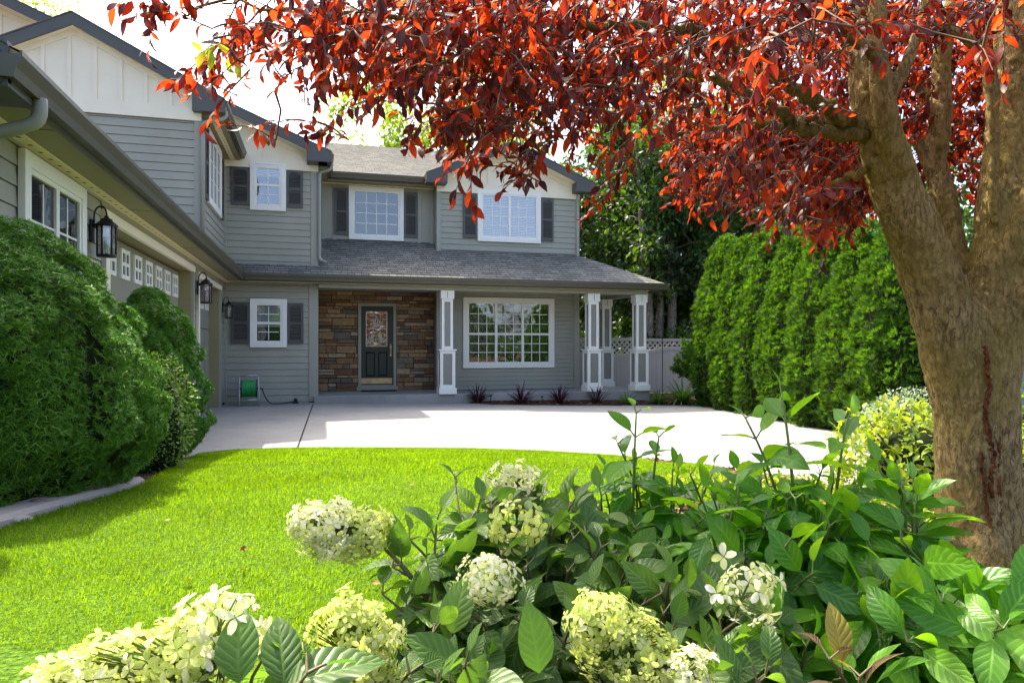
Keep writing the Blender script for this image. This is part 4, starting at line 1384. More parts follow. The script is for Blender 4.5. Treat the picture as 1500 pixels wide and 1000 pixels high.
def mound_core(name, rx, ry, h, prof, k, parent, mat):
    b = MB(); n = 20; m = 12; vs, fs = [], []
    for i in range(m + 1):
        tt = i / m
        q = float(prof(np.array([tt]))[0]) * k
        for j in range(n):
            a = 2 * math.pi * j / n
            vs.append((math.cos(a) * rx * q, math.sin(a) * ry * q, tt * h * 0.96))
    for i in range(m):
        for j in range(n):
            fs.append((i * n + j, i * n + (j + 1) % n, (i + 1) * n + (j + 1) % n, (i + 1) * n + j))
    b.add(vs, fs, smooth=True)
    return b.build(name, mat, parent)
def conifer_mound(name, loc, rx, ry, h, n, size, label, cat, prof, lumps, amp, sig, temps, mat, seed, group=None, up=0.2, core=.87):
    t = empty(name, loc, 0, label, cat, group)
    P, Nn, D = lumpy(n, rx, ry, h, lumps, amp, sig, prof, seed)
    r = np.random.default_rng(seed + 1)
    d = norm(Nn + np.array((0, 0, up)) + r.normal(size=P.shape) * 0.28)
    R = frames(d, norm(np.cross(d, r.normal(size=P.shape))))
    P = P - Nn * (size * 0.6 + (r.uniform(0, 1, len(P)) ** 3 * size * 1.2))[:, None]
    s = size * r.uniform(.75, 1.25, len(P))
    scatter('foliage', temps, r.integers(0, len(temps), len(P)), P, R, s, mat, t)
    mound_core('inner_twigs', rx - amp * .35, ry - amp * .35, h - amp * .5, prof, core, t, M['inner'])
    return t
dome = lambda t: np.sqrt(np.clip(1 - np.clip((t - 0.28) / 0.72, 0, 1) ** 2.0, 0, 1)) * np.clip(0.78 + t * 0.9, 0, 1)
mound = lambda t: np.clip(1 - np.clip((t - 0.22) / 0.78, 0, 1) ** 2.3, 0, 1) ** .8 * np.clip(0.62 + t * 1.7, 0, 1)
egg = lambda t: np.clip(1 - np.clip((t - 0.3) / 0.7, 0, 1) ** 1.9, 0, 1) * np.clip(0.82 + t * .7, 0, 1) * 1.0 + 0.0
gl = tz(-1.5, 4.5)
conifer_mound('round_spruce', (-1.70, 4.50, tz(-1.5, 4.5) - .02), .78, 1.05, 1.60, 19000, .036, "largest dense green spruce mound beside the white garage window", "shrub",
              mound, 210, .24, .145, TUFTS, M['spruce'], 21, 'round spruces along the garage')
conifer_mound('round_spruce', (-1.58, 7.3, tz(-1.5, 7.2) - .02), .51, .62, 1.68, 11000, .040, "narrower green spruce mound in front of the wide garage door", "shrub",
              mound, 140, .22, .14, TUFTS, M['spruce'], 22, 'round spruces along the garage')
conifer_mound('round_spruce', (-2.30, 3.45, tz(-1.6, 2.8) - .02), .95, .60, 2.8, 3500, .08, "unseen round spruce added before the garage corner to shade the lawn", "shrub",
              mound, 120, .18, .2, TUFTS, M['spruce'], 23, 'round spruces along the garage')  # added out of view, only to cast shade on the left lawn
def leaf_mound(name, loc, rx, ry, h, n, size, label, cat, mat, seed, temps=LEAF_SMALL, lumps=40, amp=.15, sig=.2, prof=dome, group=None, depth=.12, up=.5, stems=9):
    t = empty(name, loc, 0, label, cat, group)
    P, Nn, D = lumpy(n, rx, ry, h, lumps, amp, sig, prof, seed)
    r = np.random.default_rng(seed + 5)
    P = P - Nn * (r.uniform(0, 1, len(P)) ** 1.3 * depth)[:, None]
    d = norm(Nn * .7 + np.array((0, 0, up * .3)) + r.normal(size=P.shape) * .65)
    nn = norm(np.array((0, 0, 1.0)) + Nn * .4 + r.normal(size=P.shape) * .35)
    scatter('foliage', temps, r.integers(0, len(temps), len(P)), P, frames(d, nn), size * r.uniform(.6, 1.25, len(P)), mat, t)
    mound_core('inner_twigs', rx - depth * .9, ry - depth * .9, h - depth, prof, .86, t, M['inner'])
    for k in range(stems):
        a = r.uniform(0, 6.28); b = MB()
        b.tube([(.05 * math.cos(a), .05 * math.sin(a), -.03), (.4 * rx * math.cos(a), .4 * ry * math.sin(a), h * .5), (.75 * rx * math.cos(a), .75 * ry * math.sin(a), h * .8)], [.012, .008, .004], 5)
        b.build('stem', M['woody'], t)
    return t
leaf_mound('box_shrub', (-1.22, 5.92, tz(-1.2, 5.9)), .30, .32, .92, 3600, .030, "small yellow green leafy shrub squeezed between the two spruce mounds", "shrub", M['boxleaf'], 31, lumps=30, amp=.08, sig=.12)

# ---- tall arborvitae hedge
cone = lambda t: np.clip(1.0 - np.clip((t - .35) / .65, 0, 1) ** 1.7 * .72, 0.05, 1) * np.clip(.80 + t * 1.2, 0, 1) * np.where(t > .93, np.sqrt(np.clip((1 - t) / .07, 0.02, 1)), 1)
hedge = [(9.75, 15.3, .80, 4.4), (9.60, 14.2, .78, 4.2), (9.48, 13.1, .80, 4.3), (9.34, 12.0, .76, 4.0), (9.18, 10.9, .80, 4.0), (9.02, 9.8, .78, 3.7), (8.86, 8.85, .80, 3.6)]
hl = ["farthest arborvitae of the hedge, nearest the lattice fence", "second arborvitae of the hedge counted from the fence", "third arborvitae of the hedge counted from the fence",
      "middle arborvitae of the tall green hedge", "third arborvitae of the hedge counted from the tree trunk", "second arborvitae of the hedge counted from the tree trunk",
      "nearest arborvitae of the hedge, beside the big tree trunk"]
for k, (x, y, r_, h) in enumerate(hedge):
    t = conifer_mound('arborvitae', (x, y, tz(x, y) - .05), r_ * 1.12, r_ * 1.12, h, 7000, .11, hl[k], "conifer", cone, 230, .22, .20, SPRAYS, M['thuja'], 40 + k, 'arborvitae hedge by the driveway', up=1.1)
    b = MB(); b.tube([(0, 0, -.1), (0, 0, h * .8)], [.07, .02], 8); b.build('trunk', M['oldbark'], t)
# scraggly side branch reaching over the fence
t = empty('juniper', (10.15, 16.75, tz(9.7, 16.7)), 0, "loose dark juniper leaning over the fence at the end of the hedge", "shrub")
b = MB(); pos, dr = [], []
r = np.random.default_rng(5)
for k in range(8):
    a = r.uniform(2.2, 4.2); L = r.uniform(.55, 1.25); e = r.uniform(.6, 1.25)
    p = curve([(0, 0, 0), (.3 * L * math.cos(a), .3 * L * math.sin(a) * .5, .6 * e), (L * .8 * math.cos(a), .5 * L * math.sin(a), 1.05 * e), (L * 1.15 * math.cos(a), .55 * L * math.sin(a), 1.3 * e)], 8)
    b.tube(p, list(np.linspace(.02, .004, len(p))), 5)
    for i in range(4, len(p)):
        for _ in range(7):
            pos.append(p[i] + r.normal(size=3) * .05); dr.append(norm(p[i] - p[i - 3]) + r.normal(size=3) * .5)
pos = np.array(pos); dr = norm(np.array(dr))
b.build('trunk', M['woody'], t)
scatter('foliage', SPRAYS, r.integers(0, 5, len(pos)), pos, frames(dr, rand_dirs(len(pos))), r.uniform(.09, .15, len(pos)), M['thuja'], t)

# ---- shrubs beside the drive on the right
P = hit(1215, 624); leaf_mound('green_shrub', (P[0] + .35, P[1] + .3, tz(P[0], P[1])), .85, .7, .62, 4200, .055, "low glossy green shrub at the drive edge below the hedge", "shrub", M['boxleaf'], 51, LEAF_MID, depth=.16)
P = px(1345, 592, 9.6); leaf_mound('silver_shrub', (P[0], P[1], tz(P[0], P[1])), .95, .7, .95, 5200, .05, "silvery variegated shrub beyond the yellow shrub", "shrub", M['silverleaf'], 52, LEAF_MID, depth=.18, amp=.2)
P = px(1345, 660, 5.7); leaf_mound('golden_shrub', (P[0], P[1], tz(P[0], P[1])), .70, .6, .88, 2600, .078, "bright yellow green shrub just left of the tree trunk", "shrub", M['goldleaf'], 53, LEAF_MID, depth=.22, amp=.2, group='golden shrubs by the tree')
P = px(1535, 650, 5.6); leaf_mound('golden_shrub', (P[0], P[1], tz(P[0], P[1])), .55, .5, .86, 2200, .065, "yellow green shrub showing only right of the tree trunk", "shrub", M['goldleaf'], 54, LEAF_MID, depth=.22, amp=.2, group='golden shrubs by the tree')
P = px(1560, 585, 9.2); leaf_mound('green_shrub', (P[0], P[1], tz(P[0], P[1])), .9, .7, 1.1, 3000, .06, "dark green shrub in front of the blue grey house", "shrub", M['boxleaf'], 55, LEAF_MID, depth=.2)
# yellow ground cover
gp = hit(1215, 715); r = np.random.default_rng(8)
n = 4200; a = r.uniform(0, 6.28, n); q = np.sqrt(r.uniform(0, 1, n))
X = 3.35 + q * np.cos(a) * 1.0; Y = 4.35 + q * np.sin(a) * .9
pos = np.stack([X, Y, terrain(X, Y) + r.uniform(0, .17, n) * (1.1 - q)], -1)
d = norm(r.normal(size=(n, 3)) + np.array((0, 0, 1.0)))
o = scatter('groundcover', LEAF_SMALL, r.integers(0, 3, n), pos, frames(d, norm(r.normal(size=(n, 3)) + (0, 0, .8))), r.uniform(.02, .045, n), M['goldleaf'])
tag(o, kind='stuff')

# ---- sword plants and strap leaved clumps in the porch bed
def blade_template(w, curl, nl=5):
    return leaf_template(w, .35, curl, 0, nl, .35)
SWORD = [blade_template(.085, c) for c in (.1, .5, .9)]
STRAP = [blade_template(.05, c) for c in (.5, 1.2, 1.9)]
def blade_clump(name, P, n, L, temps, mat, label, cat, group, seed, lean=.55):
    t = empty(name, tuple(P), 0, label, cat, group); r = np.random.default_rng(seed)
    a = r.uniform(0, 6.28, n); e = r.uniform(0.05, 1, n) ** .8 * lean * 2
    d = np.stack([np.cos(a) * np.sin(e), np.sin(a) * np.sin(e), np.cos(e)], -1)
    pos = np.stack([np.cos(a) * .03, np.sin(a) * .03, np.zeros(n)], -1)
    nn = np.stack([-np.cos(a) * np.cos(e), -np.sin(a) * np.cos(e), np.sin(e)], -1)
    nn = -nn * 1.0
    scatter('foliage', temps, r.integers(0, 3, n), pos, frames(d, np.where(nn[:, 2:3] < 0, -nn, nn)), L * r.uniform(.65, 1.1, n), mat, t)
    b = MB(); b.tube([(0, 0, -.03), (0, 0, .05)], [.03, .02], 7); b.build('stem', M['woody'], t)
for k, (u, v, s) in enumerate(((700, 589.5, .50), (764, 590, .56), (819, 590, .52), (875, 590, .50))):
    lab = ["purple sword leaved plant nearest the stone entry", "purple sword leaved plant under the left half of the large porch window", "purple sword leaved plant under the right edge of the large porch window", "purple sword leaved plant before the middle porch column"][k]
    blade_clump('sword_plant', hit(u, v), 44, s, SWORD, M['cordyline'], lab, 'plant', 'purple sword plants along the porch', 60 + k)
for k, (u, v, s, n) in enumerate(((918, 591, .48, 60), (965, 591, .50, 110), (1000, 592, .78, 120))):
    lab = ["small green strap leaved clump left of the corner column", "low green strap leaved clump right of the corner column", "tall green strap leaved clump in front of the fence"][k]
    blade_clump('strap_plant', hit(u, v), n, s, STRAP, M['strap'], lab, 'plant', 'strap leaved clumps at the porch corner', 70 + k, .42)

# ---- trees behind the house
def limb_tree(name, loc, h, trunks, crown, n, leaf, mat, bark, label, seed, cat='tree', group=None, temps=LEAF_SMALL, clumps=110, cl_r=.9):
    t = empty(name, loc, 0, label, cat, group); r = np.random.default_rng(seed)
    b = MB(); tips = []
    for (dx, dy, rad, lean, a0) in trunks:
        top = np.array((dx + lean * math.cos(a0) * h, dy + lean * math.sin(a0) * h, h * .8))
        p = curve([(dx, dy, -.2), (dx + lean * .2 * h * math.cos(a0) + .1, dy, h * .25), (dx + lean * .55 * h * math.cos(a0), dy + lean * .4 * h * math.sin(a0), h * .52), top], 6)
        b.tube(p, list(np.linspace(rad, rad * .25, len(p))), 10)
        for i in range(7, len(p), 1):
            for _ in range(2):
                a = r.uniform(0, 6.28); L = r.uniform(.25, .5) * crown[0]
                e = p[i] + np.array((math.cos(a) * L, math.sin(a) * L, r.uniform(.1, .5) * L))
                m_ = (p[i] + e) / 2 + np.array((0, 0, .1 * L))
                b.tube([p[i], m_, e], [rad * .22, rad * .14, rad * .05], 6); tips.append(e)
    b.build('trunk', M[bark], t)
    cr = np.array(crown[:3]); cz = crown[3]
    C = rand_dirs(clumps) * (r.uniform(.25, 1, clumps) ** .5)[:, None] * cr + np.array((0, crown[4] if len(crown) > 4 else 0, cz))
    C = np.concatenate([C, np.array(tips)]) if tips else C
    k = r.integers(0, len(C), n)
    off = rand_dirs(n) * (r.uniform(0, 1, n) ** .45)[:, None] * (cl_r * r.uniform(.6, 1.2, len(C))[k])[:, None] * np.array((1, 1, .7))
    pos = C[k] + off
    d = norm(off * .6 / cl_r + r.normal(size=(n, 3)) * .7 + np.array((0, 0, -.35)))
    nn = norm(r.normal(size=(n, 3)) * .6 + np.array((0, 0, 1)))
    scatter('crown', temps, r.integers(0, len(temps), n), pos, frames(d, nn), leaf * r.uniform(.6, 1.3, n), M[mat], t, smooth=False)
    return t
def at_uv(u, d):
    q = px(u, 509, d); return (q[0], q[1], 0.0)
limb_tree('shade_tree', at_uv(968, 24.5), 11, [(-.55, 0, .24, .03, 2.6), (.0, .3, .17, .03, 1.2), (.35, .1, .20, .03, .8), (1.25, .1, .24, .07, .2)], (3.6, 2.6, 4.2, 5.2, 2.6), 26000, .26, 'treeleaf', 'oldbark',
          "big dark tree with several grey trunks behind the porch corner", 81, group='tall trees behind the house')
limb_tree('shade_tree', at_uv(1090, 28), 12, [(0, 0, .3, .04, .5), (.5, .2, .22, .1, .2)], (4.0, 3.4, 4.6, 5.0), 18000, .26, 'treeleaf', 'oldbark',
          "broad dark tree rising behind the tall hedge", 82, group='tall trees behind the house')
limb_tree('shade_tree', at_uv(880, 32), 12, [(0, 0, .35, .04, 1.5)], (4.0, 3.2, 5.0, 4.8), 26000, .27, 'treeleaf', 'oldbark',
          "dark tree filling the gap right of the house wall", 83, group='tall trees behind the house')
limb_tree('shade_tree', at_uv(985, 36), 14, [(0, 0, .35, .02, 1.5)], (5.5, 3.0, 6.0, 6.0), 20000, .34, 'treeleaf', 'oldbark',
          "tallest dark tree, farthest back in the gap between house and hedge", 89, group='tall trees behind the house')
limb_tree('shade_tree', at_uv(1300, 26), 11, [(0, 0, .35, .04, 1.5)], (4.4, 3.2, 4.2, 6.0), 11000, .24, 'treeleaf', 'oldbark',
          "dark tree seen between the red leaves above the near end of the hedge", 84, group='tall trees behind the house')
limb_tree('bright_tree', at_uv(650, 36), 14, [(0, 0, .4, .03, 1.5)], (6.5, 4, 4.5, 12.0), 13000, .26, 'brightleaf', 'oldbark',
          "sunlit yellow green tree standing behind the middle roof", 85, group='sunlit trees above the roof')
limb_tree('bright_tree', at_uv(1010, 40), 17, [(0, 0, .4, .03, 1.5)], (6.5, 4, 4.8, 15.0), 10000, .30, 'brightleaf', 'oldbark',
          "tall sunlit tree high above the dark trees behind the red canopy", 86, group='sunlit trees above the roof')
limb_tree('bright_tree', at_uv(45, 30), 15, [(0, 0, .3, .03, 1.5)], (2.4, 2.5, 1.6, 14.9), 2500, .22, 'brightleaf', 'oldbark',
          "thin tree top peeking over the far left roof", 87, group='sunlit trees above the roof')
limb_tree('spruce_tree', at_uv(925, 29), 12, [(0, 0, .25, .01, 1.5)], (1.5, 1.5, 3.6, 8.2), 5200, .34, 'bluespruce', 'oldbark',
          "blue green spruce just past the right corner of the house", 88, temps=SPRAYS, cl_r=.7)
for (x, y, rx_, h_, sd, lab) in ((7.6, 21.5, 1.5, 2.1, 191, "dark leafy bush behind the fence left of the corner column"), (10.0, 21.8, 1.7, 2.0, 192, "dark leafy bush behind the fence post"), (12.2, 20.5, 1.6, 2.3, 193, "dark leafy bush behind the far end of the hedge")):
    leaf_mound('background_bush', (x, y, -.1), rx_, 1.2, h_, 3800, .14, lab, "bush", M['treeleaf'], sd, LEAF_SMALL, depth=.5, amp=.5, sig=.6, group='bushes behind the fence')
# far wood and hills line beyond
def far_wood():
    r = np.random.default_rng(90); n = 30000
    ang = r.uniform(-3.1416, 3.1416, n); D = np.where(np.abs(ang - .3) < 1.3, r.uniform(55, 75, n), r.uniform(34, 46, n))
    hgt = 7 + 3 * np.sin(ang * 9) + 2 * np.sin(ang * 23 + 1)
    pos = np.stack([np.sin(ang) * D, np.cos(ang) * D, r.uniform(0, 1, n) ** .8 * hgt], -1)
    d = norm(r.normal(size=(n, 3)) + (0, 0, -.3))
    o = scatter('far_wood', LEAF_SMALL, r.integers(0, 3, n), pos, frames(d, rand_dirs(n)), r.uniform(.6, 1.3, n), M['treeleaf'])
    tag(o, kind='stuff')
far_wood()

# ================================================================== GRASS
def in_poly(X, Y, poly): return sdist(X, Y, poly) < 0
def grass():
    r = np.random.default_rng(100)
    n = 2600000
    X = r.uniform(-2.0, 5.2, n); Y = r.uniform(0.6, 9.4, n)
    u, v, d = project(np.stack([X, Y, np.full(n, .3)], -1))
    p = np.clip((2.1 / np.clip(d, .8, 20)) ** 1.25, 0, 1)
    k = (r.uniform(0, 1, n) < p) & (d > .9) & (u > -120) & (u < 1250) & (v < 1120)
    X, Y, d = X[k], Y[k], d[k]
    k = sdist(X, Y, LAWN) < r.uniform(-.01, .035, len(X))
    X, Y, d = X[k], Y[k], d[k]
    n = len(X)
    pos = np.stack([X, Y, terrain(X, Y) - .004], -1)
    a = r.uniform(0, 6.28, n); e = np.abs(r.normal(0, .38, n))
    dr = np.stack([np.cos(a) * np.sin(e), np.sin(a) * np.sin(e), np.cos(e)], -1)
    pt = 0.75 + .25 * np.sin(X * 3.1 + 1.3 * np.sin(Y * 2.3)) * np.sin(Y * 2.7 + X)
    L = r.uniform(.022, .044, n) * (.85 + .3 * pt)
    w = .0034 * np.clip(d / 2.2, .8, 2.6) * r.uniform(.7, 1.3, n)
    s = np.stack([w, L, L], -1)
    tv = np.array([(-.5, 0, 0), (.5, 0, 0), (.4, .55, -.06), (-.4, .55, -.06), (0, 1, -.24)], float)
    tf = np.array([(0, 1, 2), (0, 2, 3), (3, 2, 4)]); tu = np.array([(0, 0), (1, 0), (1, .5), (0, .5), (.5, 1)], float)
    nn = np.stack([-np.sin(a) * .3 + r.normal(0, .4, n), np.cos(a) * .3 + r.normal(0, .4, n), np.full(n, .4)], -1)
    o = scatter('grass', [(tv, tf, tu)], np.zeros(n, int), pos, frames(dr, norm(nn)), s, M['grass'])
    tag(o, kind='stuff')
    print('blades', n)
grass()
# few fallen leaves on the lawn
r = np.random.default_rng(101); n = 30
U = r.uniform(60, 900, n); V = r.uniform(675, 930, n)
pp = np.array([hit(a, b_) for a, b_ in zip(U, V)]); k = sdist(pp[:, 0], pp[:, 1], LAWN) < -.1
pp = pp[k] + np.array((0, 0, .045)); n = len(pp)
tag(scatter('fallen_leaves', LEAF_MID, r.integers(0, 4, n), pp, frames(norm(r.normal(size=(n, 3)) * (1, 1, .2)), norm(r.normal(size=(n, 3)) * .4 + (0, 0, 1))), r.uniform(.018, .034, n), M['dryleaf']), kind='stuff')
# bark chips in the bed
r = np.random.default_rng(102); n = 9000
X = r.uniform(-.3, 5.2, n); Y = r.uniform(.9, 7, n); k = (sdist(X, Y, LAWN) > .03) & (sdist(X, Y, DRIVE) > .1); X, Y = X[k], Y[k]; n = len(X)
chip = (np.array([(-.25, -.5, 0), (.25, -.5, .05), (.22, .5, 0), (-.2, .45, .08)], float), np.array([(0, 1, 2), (0, 2, 3)]), np.zeros((4, 2)))
pos = np.stack([X, Y, terrain(X, Y) + r.uniform(.003, .02, n)], -1)
tag(scatter('bark_mulch', [chip], np.zeros(n, int), pos, frames(norm(r.normal(size=(n, 3)) * (1, 1, .25)), norm(r.normal(size=(n, 3)) * .5 + (0, 0, 1))), r.uniform(.02, .07, n), M['chip'], smooth=False), kind='stuff')
n = 5000
X = r.uniform(2.8, 10.5, n); Y = r.uniform(8.5, 16.5, n); k = (sdist(X, Y, DRIVE) > .03); X, Y = X[k], Y[k]; n = len(X)
pos = np.stack([X, Y, terrain(X, Y) + r.uniform(.003, .02, n)], -1)
tag(scatter('bark_mulch', [chip], np.zeros(n, int), pos, frames(norm(r.normal(size=(n, 3)) * (1, 1, .25)), norm(r.normal(size=(n, 3)) * .5 + (0, 0, 1))), r.uniform(.03, .08, n), M['chip'], smooth=False), kind='stuff')

# ================================================================== RED PLUM TREE
TD = 2.95
tb = px(1436, 800, TD); TX, TY = tb[0], tb[1]; TG = tz(TX, TY)
plum = empty('plum_tree', (TX, TY, TG), 0, "red leaved plum tree with a thick forked trunk in the flower bed", "tree")
PO = np.array((TX, TY, TG))
def T(u, v, d=TD): return px(u, v, d)
limbs = [
    # trunk
    ([T(1446, 1010), T(1442, 900), T(1436, 800), T(1432, 700), T(1430, 600), T(1428, 520)], [.215, .185, .168, .160, .160, .150]),
    ([T(1434, 690), T(1420, 600), T(1400, 520), T(1372, 430, 2.94), T(1340, 345, 2.92), T(1310, 270, 2.89), T(1296, 225, 2.87)], [.120, .140, .136, .118, .106, .098, .092]),
    ([T(1296, 225, 2.87), T(1272, 150, 2.9), T(1262, 60, 2.95), T(1262, -60, 3.0), T(1240, -220, 3.05)], [.088, .068, .056, .050, .036]),
    ([T(1318, 250, 2.82), T(1298, 170, 2.76), T(1286, 80, 2.74), T(1286, -20, 2.76), T(1300, -160, 2.8)], [.060, .048, .038, .036, .024]),
    ([T(1290, 160, 2.74), T(1320, 110, 2.72), T(1350, 30, 2.7), T(1370, -60, 2.7)], [.030, .027, .024, .018]),
    # right fork
    ([T(1434, 600), T(1448, 500), T(1468, 400, 2.96), T(1476, 300, 2.98), T(1490, 180, 3.0), T(1500, 40, 3.0), T(1512, -140, 3.0), T(1520, -330, 3.0)], [.13, .136, .120, .118, .114, .110, .095, .07]),
    ([T(1462, 400), T(1500, 330, 2.9), T(1560, 240, 2.85), T(1640, 120, 2.8), T(1740, -60, 2.8), T(1860, -230, 2.8)], [.105, .10, .09, .075, .05, .016]),
    ([T(1456, 330, 2.9), T(1450, 100, 2.9), T(1420, 60, 2.88), T(1380, 40, 2.86), T(1320, 22, 2.84)], [.02, .028, .024, .02, .014]),
    # back limb between the forks, sun-flecked
    ([T(1408, 400, 3.05), T(1392, 330, 3.12), T(1372, 250, 3.2), T(1360, 205, 3.25)], [.032, .050, .054, .060]),
    ([T(1374, 225, 3.2), T(1378, 160, 3.24), T(1380, 80, 3.28), T(1392, 20, 3.3), T(1410, -80, 3.35), T(1430, -220, 3.4)], [.048, .046, .042, .036, .034, .022]),
    # right low stub going out of the frame
    ([T(1470, 470), T(1510, 430, 2.85), T(1570, 400, 2.75), T(1680, 330, 2.6), T(1820, 220, 2.5), T(1980, 120, 2.4)], [.10, .09, .078, .058, .036, .012]),
]
branches = [
    ([T(1262, 190, 2.88), T(1225, 165, 2.82), T(1180, 140, 2.74), T(1142, 112, 2.66), T(1060, 60, 2.5), T(960, 40, 2.4), T(840, 45, 2.3), T(730, 30, 2.25), T(600, 20, 2.2), T(470, 18, 2.15), T(330, 5, 2.12)], [.040, .034, .028, .023, .019, .016, .014, .012, .009, .007, .003]),
    ([T(1272, 200, 2.86), T(1215, 195, 2.85), T(1170, 185, 2.84), T(1140, 165, 2.82), T(1060, 120, 2.7), T(960, 95, 2.6), T(860, 110, 2.55), T(760, 95, 2.5), T(640, 90, 2.45), T(520, 80, 2.4)], [.034, .027, .025, .023, .018, .014, .011, .009, .006, .003]),
    ([T(1258, 182, 2.9), T(1200, 178, 3.0), T(1120, 184, 3.2), T(1060, 188, 3.3), T(1000, 194, 3.35), T(940, 225, 3.4)], [.026, .022, .020, .018, .013, .004]),
    ([T(1275, 245, 2.86), T(1230, 265, 2.95), T(1190, 285, 3.05), T(1140, 310, 3.2), T(1090, 335, 3.3)], [.020, .016, .013, .009, .003]),
    ([T(1290, 100, 2.75), T(1240, 40, 2.6), T(1150, -30, 2.4), T(1000, -60, 2.2), T(850, -80, 2.05), T(650, -70, 1.95), T(450, -40, 1.95), T(260, 20, 2.0)], [.026, .022, .018, .015, .012, .009, .006, .003]),
    ([T(1262, 60, 2.95), T(1180, -10, 3.1), T(1050, -50, 3.3), T(900, -70, 3.4), T(700, -60, 3.4)], [.03, .026, .020, .014, .006]),
    ([T(1500, 40, 3.0), T(1560, -60, 2.8), T(1640, -160, 2.5)], [.05, .04, .02]),
    ([T(1378, 160, 3.24), T(1330, 120, 3.4), T(1260, 100, 3.6), T(1160, 90, 3.8)], [.025, .02, .015, .006]),
]
b = MB(PO)
for pts, rad in limbs:
    q = curve(pts, 5); rr_ = np.interp(np.linspace(0, len(rad) - 1, len(q)), np.arange(len(rad)), rad)
    b.tube(q, list(rr_), 14)
# root flare
for a in range(5):
    th = a * 1.257 + .4
    b.tube([PO + np.array((0, 0, .24)) + .07 * np.array((math.cos(th), math.sin(th), 0)), PO + np.array((.17 * math.cos(th), .17 * math.sin(th), .05)), PO + np.array((.36 * math.cos(th), .36 * math.sin(th), -.08))], [.11, .085, .04], 10)
tr = b.build('trunk', M['bark'], plum)
m = tr.modifiers.new('fuse', 'REMESH'); m.mode = 'VOXEL'; m.voxel_size = 0.008; m.use_smooth_shade = True
m = tr.modifiers.new('soften', 'SMOOTH'); m.factor = .6; m.iterations = 16
tx = bpy.data.textures.new('bark_relief', 'CLOUDS'); tx.noise_scale = .16; tx.noise_depth = 3
m = tr.modifiers.new('relief', 'DISPLACE'); m.texture = tx; m.strength = .018; m.mid_level = .5; m.texture_coords = 'LOCAL'
tx = bpy.data.textures.new('bark_grain', 'CLOUDS'); tx.noise_scale = .030; tx.noise_depth = 2
m = tr.modifiers.new('grain', 'DISPLACE'); m.texture = tx; m.strength = .013; m.mid_level = .5; m.texture_coords = 'LOCAL'
b = MB(PO); BP = []
for pts, rad in branches:
    q = curve(pts, 7); q = [p + rng.normal(size=3) * .008 for p in q]
    rr_ = np.interp(np.linspace(0, len(rad) - 1, len(q)), np.arange(len(rad)), rad)
    b.tube(q, list(rr_), 8)
    BP += q[2:]
b.build('branch', M['barkgreen'], plum)
for pts, rad in limbs[3:]:
    BP += curve(pts, 4)[3:]
BP = np.array(BP)
# open crack running up the trunk
ck = MB(PO)
def crack(pix, w):
    q = curve([T(u, v, TD - .150) for u, v in pix], 8)
    q = [p + np.array((rng.normal() * .004, 0, 0)) for p in q]
    rr_ = [w * .75 * (0.45 + .7 * abs(math.sin(i * 1.7))) * (1 if 0 < i < len(q) - 1 else .2) for i in range(len(q))]
    ck.tube(q, rr_, 7)
crack([(1444, 505), (1446, 540), (1449, 570), (1444, 600), (1448, 635), (1455, 665), (1452, 695), (1454, 730)], .013)
crack([(1437, 660), (1440, 700), (1446, 740), (1452, 790)], .009)
crack([(1461, 645), (1464, 690), (1464, 735), (1468, 790)], .010)
ck.build('bark_crack', M['crack'], plum)

# crown: twigs with leaves. lower edge of the canopy follows the hanging branches
VB = np.array([(150, -60), (190, -8), (250, 5), (275, 22), (300, 80), (345, 100), (400, 100), (440, 120), (480, 155), (540, 160), (600, 160), (640, 205), (690, 238), (740, 222), (780, 232), (830, 200),
               (870, 200), (900, 230), (925, 180), (950, 185), (985, 280), (1040, 282), (1100, 302), (1160, 318), (1215, 342), (1270, 315), (1330, 265), (1400, 260), (1480, 325), (1700, 360)], float)
def accept(u, v, r):
    vb = np.interp(u, VB[:, 0], VB[:, 1])
    m_ = vb - v
    p = np.where(m_ > 0, .45 + .55 * np.clip(m_ / 110, 0, 1), 0)
    p *= np.interp(u, [150, 260, 420, 520, 640, 1600], [.10, .15, .26, .62, 1.0, 1.0])
    # thin window where the far trees show through
    p *= np.where((u > 840) & (u < 985) & (v > 165), .22, 1)
    p *= np.where((u > 985) & (u < 1060) & (v > 110) & (v < 190), .6, 1)
    return r.uniform(0, 1, len(u)) < p
M['twig'] = paint('plum_twig', (.16, .10, .06), .7, .3, 20, .2)
